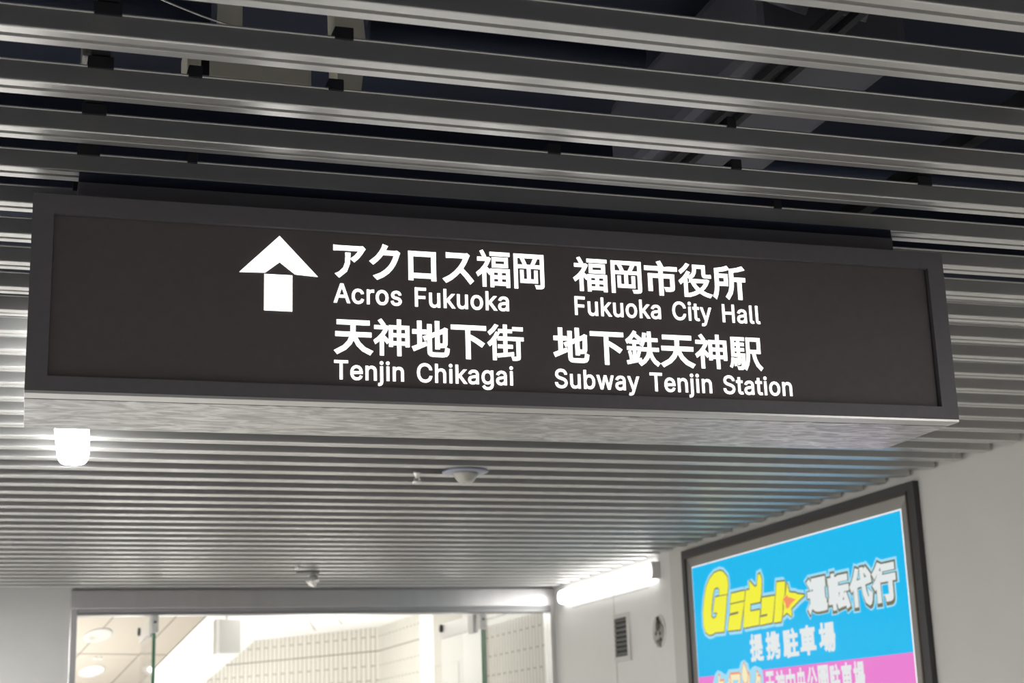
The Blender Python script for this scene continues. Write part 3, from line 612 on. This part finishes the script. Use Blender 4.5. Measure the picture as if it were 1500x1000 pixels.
# level white ceiling up to the break, then the white slope over the stair
a0 = B0 + tv * 2.2; b0 = B0 - tv * 6.0
lc = MB()
up = Vector((0, 0, .1))
A4 = [Vector(E(XT + .2, YD + .14, CZ)), a0, b0, Vector(E(XL, YD + .14, CZ))]
lc.hexa([*A4, *[v + up for v in A4]], M['white'])
for (pa, pb) in (((2.773, 15.489), (3.307, 17.777)), ((3.079, 15.516), (3.44, 16.92)), ((B0.x, B0.y), tuple((B0 - tv * .45)[:2]))):
    da = Vector((pb[0] - pa[0], pb[1] - pa[1])).normalized(); na = Vector((-da.y, da.x)) * .006
    q = [Vector(E(pa[0] - na.x, pa[1] - na.y, CZ - .001)), Vector(E(pb[0] - na.x, pb[1] - na.y, CZ - .001)), Vector(E(pb[0] + na.x, pb[1] + na.y, CZ - .001)), Vector(E(pa[0] + na.x, pa[1] + na.y, CZ - .001))]
    lc.hexa([*q, *[v + Vector((0, 0, .003)) for v in q]], M['cream_seam'])
struct(lc.build('ceiling_landing'))
S4 = [a0, a0 + sv * 9, b0 + sv * 9, b0]
struct(MB().hexa([*S4, *[v + up for v in S4]]).build('ceiling_stair', M['white']))
# lower cream panelled soffit running down beside it
A0 = Vector(E(1.567, 13.4846, 1.10))
c4 = [A0 - sv * .52, A0 + sv * 5.5, A0 + sv * 5.5 - tv * 4.2, A0 - sv * .52 - tv * 4.2]
soff = MB(); soff.hexa([*c4, *[v + nv * .09 for v in c4]], M['cream'])


def on_soffit(s, t, lift=0.0): return A0 + sv * s + tv * t - nv * lift


def soffit_bar(mb, s0, s1, t0, t1, th, m):
    q = [on_soffit(s0, t0, th), on_soffit(s1, t0, th), on_soffit(s1, t1, th), on_soffit(s0, t1, th)]
    mb.hexa([*q, *[v + nv * (th + .004) for v in q]], m)


for t in (-.277, -.830, -1.383, -1.936, -2.49): soffit_bar(soff, -.5, 5.4, t - .005, t + .005, .001, M['cream_seam'])
for s in (-.445, .657, 1.759, 2.861, 3.963): soffit_bar(soff, s - .005, s + .005, -4.1, -.004, .0012, M['cream_seam'])
soffit_bar(soff, -.5, 5.4, -.012, 0, .002, M['cream_seam'])
struct(soff.build('ceiling_soffit'))

# piers and panels on the landing's side wall
struct(MB().box((XT - .02, 14.87, 0), (XT + .02, 15.44, EYE + CZ)).build('wall_white_pier', M['white']))
cpan = struct(MB().box((XT - .03, 13.79, 0), (XT + .02, 14.87, EYE + CZ)).build('wall_cream_panel', M['cream_wall']))
struct(MB().box((XT - .04, 13.20, 0), (XT + .02, 13.79, EYE + CZ)).build('wall_grey_panel', M['grey_panel']))
hx = XT - .03
hatch = MB()
hatch.box((hx - .006, 13.98, EYE - .55), (hx - .0002, 14.80, EYE + .728), M['cream_wall'])
for (ya, yb, za, zb) in ((13.97, 14.81, .724, .732), (13.97, 14.81, -.556, -.548), (13.97, 13.98, -.55, .728), (14.80, 14.81, -.55, .728)):
    hatch.box((hx - .0075, ya, EYE + za), (hx, yb, EYE + zb), M['seam'])
hatch.build('inspection_hatch', None, cpan)

# white box hung from the landing ceiling
hb = thing('hanging_box', 'blank white box hanging from the ceiling just beyond the glass doors', 'sign', E(1.85, 14.2, .845))
MB().box(E(1.742, 14.13, .845), E(1.966, 14.33, 1.145), None, .006).build('body', M['white'], hb)
MB().box(E(1.775, 14.126, .852), E(1.960, 14.13, 1.138), None).build('face_plate', M['lamp_body'], hb)
MB().tube([E(1.85, 14.23, 1.14), E(1.85, 14.23, CZ)], .012).build('hanger_rod', M['lamp_body'], hb)


def soffit_disc(name, s, t, prof, m, parent=None, n=36):
    bm = MB().lathe(prof, (0, 0, 0), n)
    R = Matrix((tv, sv, -nv)).transposed()
    c = on_soffit(s, t)
    for v in bm.bm.verts: v.co = R @ v.co + c
    return bm.build(name, m, parent)


sp = soffit_disc('ceiling_speaker', .33, -.823, [(.122, 0), (.122, .006), (.112, .011), (.060, .012), (.058, .009), (.0, .009)][:5], M['speaker'])
tag(sp, 'round white speaker cover on the cream panelled ceiling beyond the left glass pane', 'speaker')
dl = thing('downlight', 'small lit round downlight in cream ceiling low behind left glass pane', 'ceiling light', on_soffit(.962, -.57))
soffit_disc('trim_ring', .962, -.57, [(.115, 0), (.115, .005), (.075, .009), (.072, .004)], M['white'], dl)
soffit_disc('lens', .962, -.57, [(.070, .001), (.066, .006), (.03, .008)], M['tube_wall'], dl)
for i, t in enumerate((-.66, -.612)):
    o = soffit_disc('ceiling_sensor', .7175, t, [(.018, 0), (.018, .010), (.010, .018)], M['white'], None, 16)
    tag(o, ('left' if i == 0 else 'right') + ' one of two tiny white ceiling sensors above the lit round downlight', 'sensor', 'tiny sensors on the cream ceiling')

# ------------------------------------------------------------------ slatted ceiling
ORD = 'first second third fourth fifth sixth seventh eighth ninth tenth eleventh twelfth thirteenth fourteenth fifteenth sixteenth seventeenth eighteenth nineteenth twentieth'.split()
TENS = {20: 'twenty', 30: 'thirty'}


def ordinal(n):
    if n <= 20: return ORD[n - 1]
    if n % 10 == 0: return {30: 'thirtieth', 40: 'fortieth'}[n]
    return TENS[n // 10 * 10] + '-' + ORD[n % 10 - 1]


PITCH_S, Y_S, SW, SH = 0.20931, 3.0500, 0.0565, 0.040
prof = [(-.0012, .0034), (-.0008, .0014), (.0008, .0003), (.0022, 0), (.0220, 0), (.0224, .0006), (.0226, .011), (.0347, .011), (.0349, .0006), (.0353, 0), (.0553, 0), (SW, .0012),
        (SW, SH), (SW - .003, SH), (SW - .003, SH - .004), (.002, SH - .004), (.002, SH), (-.0025, SH), (-.0025, SH - .002), (0, SH - .003)]


def slat_mesh(x0, x1):
    mb = MB(); mb.prism([(p[0] - SW / 2, p[1]) for p in prof], 'x', x0, x1)
    bm = mb.bm; bmesh.ops.recalc_face_normals(bm, faces=bm.faces[:])
    me = bpy.data.meshes.new('metal_slat'); bm.to_mesh(me); bm.free(); me.materials.append(M['slat']); return me


XM = (XL + XW) / 2
full = slat_mesh(XL + .02 - XM, XW - .016 - XM)
clip_me = None
RAILS = (0.107, 1.862)
for k in range(-7, 39):
    yr = Y_S + PITCH_S * k
    o = bpy.data.objects.new('metal_slat', full); COL.objects.link(o)
    o.location = (XM, yr - SW / 2, ZC)
    if k < 0:
        lab = '%s grey metal ceiling slat in front of the black hanging sign, counting outwards' % ordinal(-k)
    elif k == 0:
        lab = 'grey metal ceiling slat directly over the front of the black hanging sign'
    elif k < 36:
        lab = '%s grey metal ceiling slat behind the hanging sign front, towards the glass doors' % ordinal(k)
    else:
        lab = '%s ceiling slat from the steel door header at the far end' % ordinal(39 - k)
    tag(o, lab, 'ceiling slat', 'grey slats of the open ceiling', 'thing')
    if k <= 2:
        cl = [(RAILS[0], .022)] if k > -4 else []
        cl += {-2: [(.268, .012), (.518, .014), (1.30, .010)], -3: [(.49, .016)], -1: [(1.41, .012), (1.862, .018), (1.006, .014)], 0: [(.309, .010), (1.612, .010)]}.get(k, [])
        for (cx, w) in cl:
            MB().box((cx - w, yr - SW - .004, ZC + SH - .005), (cx + w, yr + .004, ZC + SH + .018), None, .002).build('clip', M['slat_clip'], o)

# carrier rails above the slats
for X, nm in zip(RAILS, ('near the left end of the black sign', 'over the right half of the black sign')):
    r = MB().box((X - .016, -1.0, ZC + SH + .020), (X + .016, 10.9, ZC + SH + .055)).box((X - .006, 2.2, ZC + SH + .05), (X + .006, 2.212, SLAB)).box((X - .006, 5.2, ZC + SH + .05), (X + .006, 5.212, SLAB))
    tag(r.build('carrier_rail', M['slat_clip']), 'dark carrier rail holding the ceiling slats ' + nm, 'rail', 'rails above the slats')

# ------------------------------------------------------------------ things in the dark void above the slats
bt = thing('light_batten', 'old cream batten housing in the dark void above the ceiling slats', 'light fitting', E(.50, 3.5, 1.54))
MB().box(E(.382, 3.36, 1.50), E(.618, 3.50, 1.60), None, .006).build('housing', M['batten'], bt)
MB().box(E(.330, 3.36, 1.50), E(.363, 3.50, 1.60), None, .006).build('end_cap', M['batten'], bt)
MB().box(E(.363, 3.37, 1.51), E(.382, 3.49, 1.64)).build('strap', M['slat_clip'], bt)
MB().prism([(.445, EYE + 1.502), (.605, EYE + 1.502), (.605, EYE + 1.490), (.47, EYE + 1.490)], 'y', 3.38, 3.48).build('lens', M['ad_bevel'], bt)
MB().box(E(.405, 3.40, 1.60), E(.461, 3.44, 2.0)).build('hanger_plate', M['batten'], bt)
bx = MB().prism([(.672, EYE + 2.0), (.682, EYE + 1.53), (.698, EYE + 1.50), (.738, EYE + 1.50), (.752, EYE + 1.62), (.720, EYE + 2.0)], 'y', 3.37, 3.47)
tag(bx.build('junction_box', M['batten']), 'small tapered cream box above the slats, right of the cream batten', 'box')
dk = thing('air_duct', 'flat grey duct lying in the dark void above the right half of the sign', 'duct', E(1.86, 3.5, 1.6))
MB().box(E(1.66, 3.08, 1.6), E(2.06, 4.1, 1.86), None, .03).build('body', M['grey_duct'], dk)
for x in (1.728, 1.782): MB().box(E(x - .010, 2.4, 1.57), E(x + .010, 4.0, 1.592)).build('strap', M['slat_clip'], dk)
for i, x in enumerate((1.70, 1.86)):
    t = MB().tube([E(x - .02, 3.01, 1.66), E(x, 2.96, 1.74), E(x + .06, 2.80, 1.82), E(x + .10, 2.6, 1.93)], .055, 16)
    tag(t.build('flexible_hose', M['grey_duct']), '%s of two round grey hoses rising above the flat duct' % ('left' if i == 0 else 'right'), 'hose', 'hoses over the duct')
for (x0, x1, y, z, r, lab) in ((-1.2, .39, 3.46, 1.70, .042, 'dark pipe over the upper left slats ending at cream hanger plate'),
                               (.78, 1.5, 3.46, 1.70, .040, 'dark pipe in the void right of the small cream box'),
                               (1.9, 3.7, 4.2, 1.75, .05, 'dark pipe in the void over the right end of the ceiling')):
    tag(MB().tube([E(x0, y, z), E(x1, y, z)], r, 20).build('pipe', M['dark_pipe']), lab, 'pipe')
pts = []
for i in range(13):
    u = i / 12.0
    pts.append(E(.25 + u * .30, 3.19 + u * .13, 1.60 - .012 * math.sin(u * math.pi)))
tag(MB().tube(pts, .0022, 8).build('cable', M['sprinkler']), 'thin pale cable slung above the slats at upper left', 'cable')
tag(MB().box(E(.10, 3.44, 1.56), E(.165, 3.52, 1.64), None, .008).build('connector_box', M['ad_bevel']), 'small drab connector box above the slats at the far upper left', 'box')
for (x, y, w) in ((.85, 3.7, .10), (1.20, 3.6, .05), (2.7, 3.5, .25)):
    pass
bm_ = MB().box(E(XL, 4.7, 1.62), E(XW, 4.95, 2.0))
struct(bm_.build('ceiling_beam', M['slab']))

# ------------------------------------------------------------------ the hanging sign
X0, YS, ZB, SY = 0.00649, 2.97812, 0.66085, -0.00864
WS, HS, DS = 2.0, 0.39554, 0.3338
sg = thing('hanging_sign', 'long black lit direction sign hanging below the ceiling with white arrow and lettering', 'sign', E(X0, YS, ZB), None, SY)


def local(o):
    o.matrix_parent_inverse = Matrix(); return o


fx0, fx1, fz0, fz1 = .0400, 1.9600, .0343, .3572
fr = MB()
for (a, b) in (((0, 0, fz1), (WS, .03, HS)), ((0, 0, .006), (WS, .03, fz0)), ((0, 0, fz0), (fx0, .03, fz1)), ((fx1, 0, fz0), (WS, .03, fz1))):
    fr.box(a, b)
bmesh.ops.remove_doubles(fr.bm, verts=fr.bm.verts[:], dist=1e-5)
local(fr.build('frame', M['sign_frame'], sg))
local(MB().box((.001, .03, .006), (WS - .001, DS, HS - .002)).build('casing', M['sign_side'], sg))
local(MB().box((fx0 + .0005, .0115, fz0 + .0005), (fx1 - .003, .03, fz1 - .0005)).build('face_panel', M['sign_panel'], sg))
local(MB().box((0, .0, 0), (WS, .045, .006), None, .0008).build('bottom_lip', M['sign_lip'], sg))
local(MB().box((0, .0515, 0), (WS, DS, .006), None, .001).build('bottom_cover', M['sign_under'], sg))
nx = .91591
cxl = 1.0064 - X0
zs = ZC - EYE - ZB
local(MB().box((cxl - nx, .0665, HS - .003), (cxl + nx, .20, zs - .0022)).build('mounting_neck', M['neck'], sg))
local(MB().prism([(cxl - nx, .0155), (cxl + nx - .034, .0155), (cxl + nx, .0690), (cxl + nx, .20), (cxl - nx, .20)], 'z', zs - .0022, zs - .0004).build('navy_band_sheet', M['navy_band'], sg))  # thin navy sheet covering the slat's underside above the neck
PO = Vector((0, .0115, 0)); UX, UZ, UN = Vector((1, 0, 0)), Vector((0, 0, 1)), Vector((0, -1, 0))
CAP = max(float(q.split(',')[1]) for q in GLYPHS['H'][1].replace('|', ' ').split(' ')) / 500
LINES = [('アクロス福岡', (.5865, 1.0365, .2590, .3400), .026, None), ('Acros Fukuoka', (.5865, .9565, .2085, .2495), .012, CAP),
         ('天神地下街', (.5865, .9860, .1015, .1800), .026, None), ('Tenjin Chikagai', (.5870, .9605, .0500, .0895), .012, CAP),
         ('福岡市役所', (1.1010, 1.5030, .2590, .3395), .026, None), ('Fukuoka City Hall', (1.1020, 1.5325, .2080, .2490), .012, CAP),
         ('地下鉄天神駅', (1.0500, 1.5315, .1015, .1800), .026, None), ('Subway Tenjin Station', (1.0510, 1.5965, .0485, .0890), .012, CAP)]
for txt, box, bold, cap in LINES:
    for q in place_text('lettering', txt, M['letter'], sg, PO, UX, UZ, UN, box, bold, .0012, .0 if cap is None else .020, 'white lit lettering reading ', cap): local(q)
arrow = [[(.4770, .3420), (.5545, .2605), (.5085, .2630), (.4775, .2870), (.4485, .2635), (.3975, .2620)], [(.4470, .2605), (.5030, .2605), (.5030, .1855), (.4470, .1855)]]
bmA = MB()
for r in arrow: bmA.prism([(p[0], p[1]) for p in r], 'y', .0115 - .0012, .0115)
local(bmA.build('arrow', M['letter'], sg))
sg.children[-1]['label'] = 'white lit arrow pointing up'

# ------------------------------------------------------------------ batten light on the ceiling, left
ang = -0.05
ll = thing('ceiling_light', 'bright white batten light under the slats behind the left end of the sign', 'ceiling light', (.155, 5.10, ZC), None, ang)


def batten(L0, L1, w, dz, seg=10):
    """rounded diffuser: D-shaped section with a domed far end; runs along y, hangs down from z = 0"""
    mb = MB(); rings = []
    for (y, s) in [(L0, 1.0)] + [(L1 - .05 + .05 * math.sin(i * math.pi / 12), math.cos(i * math.pi / 12) * .55 + .45) for i in range(0, 7)]:
        ring = []
        for i in range(seg + 1):
            t = math.pi * i / seg
            ring.append(mb.bm.verts.new((-w / 2 * math.copysign(abs(math.cos(t)) ** .6, math.cos(t)) * s, y, -dz * math.sin(t) ** .6 * (0.4 + .6 * s))))
        rings.append(ring)
    for a, b in zip(rings, rings[1:]):
        for i in range(seg):
            f = mb.bm.faces.new((a[i], a[i + 1], b[i + 1], b[i])); f.smooth = True
        mb.bm.faces.new((a[seg], a[0], b[0], b[seg]))
    mb.bm.faces.new(rings[0]); mb.bm.faces.new(rings[-1][::-1])
    return mb


local(MB().box((-.05, -1.06, -.012), (.05, .82, -.0005), None, .003).build('base', M['lamp_body'], ll))
dfm = batten(-1.05, .885, .114, .055)
for v in dfm.bm.verts: v.co.z -= .006
local(dfm.build('diffuser', M['tube'], ll))

# ------------------------------------------------------------------ batten light on the right wall
wl = thing('wall_light', 'long white lit batten light high on the right wall near the glass doors', 'wall light', (XW, 10.0, EYE + 1.018))
dfm = batten(-.86, .93, .104, .06)
for v in dfm.bm.verts:
    x, y, z = v.co; v.co = (z, y, x)                       # lies against the wall, facing -x
local(dfm.build('diffuser', M['tube_wall'], wl))
local(MB().box((-.050, -.90, -.054), (0, -.861, .054), None, .005).build('end_bracket', M['bracket'], wl))
local(MB().box((-.008, -.86, -.050), (0, .90, .050)).build('back_plate', M['lamp_body'], wl))

# ------------------------------------------------------------------ backlit advertisement
AX = 3.8716
ad = thing('advertising_lightbox', 'backlit blue and pink Japanese parking advertisement in a dark frame on the right wall', 'advertisement', (XW, 7.4, EYE + .2))
AT, AB, AY0, AY1 = 1.083, -.62, 6.092, 8.705
fr = MB(); xo = AX - .020
for (a, b) in ((E(xo, AY0, 1.035), E(XW, AY1, AT)), (E(xo, AY0, AB), E(XW, AY1, AB + .048)), (E(xo, AY0, AB + .048), E(XW, AY0 + .066, 1.035)), (E(xo, AY1 - .05, AB + .048), E(XW, AY1, 1.035))):
    fr.box(a, b)
fr.build('frame', M['ad_frame'], ad)
bl = MB()
for (a, b) in ((E(xo - .003, AY0 + .060, 1.030), E(xo + .006, AY1 - .044, 1.041)), (E(xo - .003, AY0 + .060, AB + .042), E(xo + .006, AY0 + .072, 1.041)), (E(xo - .003, AY1 - .055, AB + .042), E(xo + .006, AY1 - .044, 1.041))):
    bl.box(a, b)
bl.build('bronze_lip', M['ad_bronze'], ad)
bv = MB()
py0, py1, pt, pb = 6.240, 8.605, .979, -.50
oy0, oy1, ot, ob = AY0 + .066, AY1 - .05, 1.035, AB + .048
for q in (((oy0, ot), (oy1, ot), (py1, pt), (py0, pt)), ((oy0, ob), (oy1, ob), (py1, pb), (py0, pb)), ((oy0, ot), (oy0, ob), (py0, pb), (py0, pt)), ((oy1, ot), (oy1, ob), (py1, pb), (py1, pt))):
    xs = (AX - .012, AX - .012, AX - .001, AX - .001)
    P = [Vector(E(x, p[0], p[1])) for x, p in zip(xs, q)]
    bv.hexa([*P, *[v + Vector((.004, 0, 0)) for v in P]])
bv.build('bevel', M['ad_bevel'], ad)
MB().box(E(AX, py0 - .005, pb - .005), E(XW - .002, py1 + .005, pt + .005)).build('light_edge', M['ad_edge'], ad)
poster = MB().box(E(AX - .0010, py0 + .012, .333), E(AX + .002, py1 - .006, pt - .008), M['ad_blue'])
poster.box(E(AX - .0010, py0 + .012, .10), E(AX + .002, py1 - .006, .333), M['ad_pink'])
poster.box(E(AX - .0010, py0 + .012, pb), E(AX + .002, py1 - .006, .10), M['ad_white'])
poster = poster.build('poster', None, ad)
PA = Vector((AX - .0012, 0, EYE)); AUX, AUZ, AUN = Vector((0, -1, 0)), Vector((0, 0, 1)), Vector((-1, 0, 0))


def adbox(y_left, y_right, z0, z1): return (-y_left, -y_right, z0, z1)


def adrings(*names): return [[(-p[0], p[1]) for p in LOGO[n]] for n in names]


def adshape(name, ring, m, off, grow=0.0, label=None):
    return flat_shape(name, [ring], M[m], poster, PA, AUX, AUZ, AUN, .0003, off, grow, label)


# yellow wordmark: pale halo, dark outline, yellow face, star
for n in ('G', 'ra1', 'ra2', 'bi', 'tsu', 'to', 'star'):
    r = adrings(n)[0]
    adshape('wordmark_halo', chop(r, .03), 'ad_halo', .0002, .024)
for n in ('G', 'ra1', 'ra2', 'bi', 'tsu', 'to', 'star'):
    r = adrings(n)[0]
    adshape('wordmark_outline', chop(r, .008), 'ad_dark', .0008, .008)
for n in ('G', 'ra1', 'ra2', 'bi', 'tsu', 'to', 'star'):
    r = adrings(n)[0]
    adshape('wordmark_letter' if n != 'star' else 'wordmark_star', r, 'ad_yellow', .0016)
adshape('star_centre', adrings('starin')[0], 'ad_orange', .0022)
# heavy white characters with dark edges
CH = [('運', 7.198, 6.985, .575, .755), ('転', 6.978, 6.765, .573, .756), ('代', 6.765, 6.550, .570, .758), ('行', 6.552, 6.338, .572, .762)]
for pas, (m, off, bold, dz) in enumerate((('ad_halo', 0, .115, 0), ('ad_dark', 0, .085, -.006), ('ad_white', 0, .058, 0))):
    for c, ya, yb, za, zb in CH:
        g = {0: .026, 1: .012, 2: .0}[pas]
        o_ = place_text('characters' if pas == 2 else ('character_outline' if pas else 'character_halo'), c, M[m], poster, PA + AUN * (.0002 + .0007 * pas), AUX, AUZ, AUN,
                        adbox(ya + g, yb - g, za - g + dz, zb + g), bold, .0003)
for c, ya, yb in (('提', 7.893, 7.730), ('携', 7.700, 7.535), ('駐', 7.502, 7.330), ('車', 7.312, 7.142), ('場', 7.110, 6.942)):
    place_text('characters', c, M['ad_white'], poster, PA + AUN * .0004, AUX, AUZ, AUN, adbox(ya, yb, .378, .528), .042, .0003)
n3 = '天神中央公園駐車場'
for i, c in enumerate(n3):
    w = (7.738 - 6.686) / 9
    ya = 7.738 - i * w
    place_text('characters', c, M['ad_white'], poster, PA + AUN * .0004, AUX, AUZ, AUN, adbox(ya - .004, ya - w + .006, .165, .322), .036, .0003)
# the second wordmark, mostly below the frame
halo = [(8.395, .10), (8.400, .2924), (8.3675, .342), (8.3274, .3617), (8.28, .3503), (8.2226, .3298), (8.1822, .3579), (8.0469, .3558), (8.018, .3913), (7.9765, .3988), (7.9288, .3765), (7.9153, .3366), (7.8875, .3522), (7.8471, .3598), (7.7778, .344), (7.7589, .3262), (7.755, .10)]
adshape('second_halo', [(-p[0], p[1]) for p in halo], 'ad_halo', .0003)
for c, ya, yb, z1 in (('ケ', 8.352, 8.250, .343), ('イ', 8.240, 8.160, .330), ('ワ', 8.165, 8.030, .340), ('パ', 8.035, 7.915, .335), ('ー', 7.925, 7.868, .250), ('ク', 7.870, 7.782, .340)):
    zz = (z1 - .17, z1) if c != 'ー' else (z1 - .03, z1)
    place_text('second_outline', c, M['ad_orange'], poster, PA + AUN * .0010, AUX, AUZ, AUN, adbox(ya, yb, zz[0], zz[1]), .075, .0003)
    place_text('second_letter', c, M['ad_cream'], poster, PA + AUN * .0016, AUX, AUZ, AUN, adbox(ya - .006, yb + .006, zz[0], zz[1] - .012), .045, .0003)
drop = [(-7.979, .382), (-7.955, .352), (-7.938, .315), (-7.944, .285), (-7.972, .270), (-8.002, .285), (-8.012, .318), (-8.000, .352)]
adshape('drop', drop, 'ad_orange', .0020, .006); adshape('drop', drop, 'ad_cream', .0026)

# ------------------------------------------------------------------ small things on the right wall
vg = thing('ventilation_grille', 'small upright louvred vent in the white wall between the wall light and badge', 'vent', (XW, 9.787, EYE + .65))
fr = MB()
y0, y1, z0, z1, iy0, iy1, iz0, iz1 = 9.648, 9.930, .493, .806, 9.694, 9.911, .527, .778
for (a, b) in (((y0, iz1), (y1, z1)), ((y0, z0), (y1, iz0)), ((y0, iz0), (iy0, iz1)), ((iy1, iz0), (y1, iz1))):
    fr.box(E(XW - .012, a[0], a[1]), E(XW, b[0], b[1]))
fr.build('frame', M['vent'], vg)
MB().box(E(XW - .002, iy0, iz0), E(XW, iy1, iz1)).build('backing', M['slot'], vg)
for i in range(8):
    zc = iz0 + (i + .5) * (iz1 - iz0) / 8
    MB().prism([(XW - .0018, EYE + zc + .009), (XW - .010, EYE + zc - .010), (XW - .010, EYE + zc - .006), (XW - .0018, EYE + zc + .013)], 'y', iy0, iy1)
    b = MB()
    v = [(XW - .002, EYE + zc + .008), (XW - .010, EYE + zc - .008), (XW - .010, EYE + zc - .004), (XW - .002, EYE + zc + .012)]
    A = [b.bm.verts.new((p[0], iy0, p[1])) for p in v]; B = [b.bm.verts.new((p[0], iy1, p[1])) for p in v]
    for j in range(4): b.bm.faces.new((A[j], A[(j + 1) % 4], B[(j + 1) % 4], B[j]))
    b.bm.faces.new(A[::-1]); b.bm.faces.new(B)
    b.build('louvre_blade', M['vent_blade'], vg)

md = thing('wall_fitting', 'round dark metal valve fitting in a pale ring on the white wall', 'valve', (XW, 9.168, EYE + .646))
cy, cz = 9.168, EYE + .646
MB().lathe([(.104, 0), (.104, -.006), (.097, -.010), (.092, -.006), (.092, -.001)], (XW, cy, cz), 48, 'x').build('ring', M['panel_wall'], md)
MB().lathe([(.074, -.001), (.075, -.006), (.066, -.009), (.050, -.006), (.046, -.010), (.02, -.012)], (XW, cy - .004, cz - .026), 40, 'x').build('body', M['pewter'], md)
MB().tube([(XW - .010, cy + .003, cz + .085), (XW - .010, cy + .003, cz + .035)], .009).build('stem', M['hydrant'], md)
MB().lathe([(.016, -.003), (.034, -.005), (.036, -.011), (.024, -.017), (.008, -.018)], (XW, cy + .001, cz + .030), 24, 'x').build('knob', M['hydrant'], md)
for (dy, dz) in ((-.03, -.01), (.030, -.005), (0, -.055), (.018, -.062), (-.034, -.045)):
    MB().lathe([(.013, -.005), (.013, -.014), (.007, -.015)], (XW, cy + dy, cz + dz - .01), 12, 'x').build('bolt', M['hydrant'], md)
MB().tube([(XW - .018, cy - .02, cz - .075), (XW - .018, cy - .03, cz - .098)], .014).build('spout', M['pewter'], md)

# ------------------------------------------------------------------ small things under the slats
dt = thing('emergency_light', 'round ceiling fitting with blue-grey flange and pale conical lens below the slats', 'ceiling light', (1.795, 6.232, ZC))
MB().lathe([(.060, -.0005), (.095, -.002), (.096, -.006), (.088, -.010), (.058, -.012)], (1.795, 6.232, ZC - .001), 48).build('flange', M['detector'], dt)
MB().lathe([(.054, -.012), (.054, -.016), (.034, -.044), (.028, -.048)], (1.797, 6.232, ZC - .001), 40).build('lens', M['detector_lens'], dt)


def sprinkler(x, y, s, label):
    o = thing('ceiling_sprinkler', label, 'sprinkler', (x, y, ZC))
    MB().lathe([(.016 * s, .01), (.016 * s, -.002), (.008 * s, -.004), (.008 * s, -.018 * s)], (x, y, ZC), 20).build('stem', M['sprinkler'], o)
    for a in (-1, 1): MB().tube([(x + a * .006 * s, y, ZC - .014 * s), (x + a * .013 * s, y, ZC - .022 * s), (x + a * .003 * s, y, ZC - .032 * s)], .0022 * s, 8).build('yoke_arm', M['sprinkler'], o)
    MB().lathe([(.005 * s, -.030 * s), (.020 * s, -.033 * s), (.021 * s, -.036 * s), (.004 * s, -.037 * s)], (x, y, ZC), 20).build('deflector', M['sprinkler'], o)
    return o


sprinkler(1.614, 6.338, 1.0, 'small white sprinkler head left of the round conical ceiling fitting')
cm = thing('ceiling_spotlight', 'little white tilted spotlight head on the far slats above the steel door header', 'spotlight', (1.862, 10.10, ZC))
MB().lathe([(.075, .004), (.075, -.006), (.03, -.010)], (1.83, 10.10, ZC), 28).build('base', M['vent_blade'], cm)
MB().tube([(1.862, 10.1, ZC - .008), (1.868, 10.1, ZC - .035)], .012).build('stem', M['sprinkler'], cm)
hd_ = MB().lathe([(.014, .0), (.034, .018), (.036, .065), (.028, .07)], (0, 0, 0), 24)
Rm = Matrix.Rotation(math.radians(35), 3, 'Y') @ Matrix.Rotation(math.radians(180), 3, 'X')
for v in hd_.bm.verts: v.co = Rm @ v.co + Vector((1.885, 10.1, ZC - .022))
hd_.build('head', M['sprinkler'], cm)
nb = MB().lathe([(.018, .004), (.018, -.012), (.008, -.020)], (1.71, 9.79, ZC), 16)
tag(nb.build('ceiling_sensor', M['sprinkler']), 'tiny white nub on the slats left of the little tilted spotlight', 'sensor')
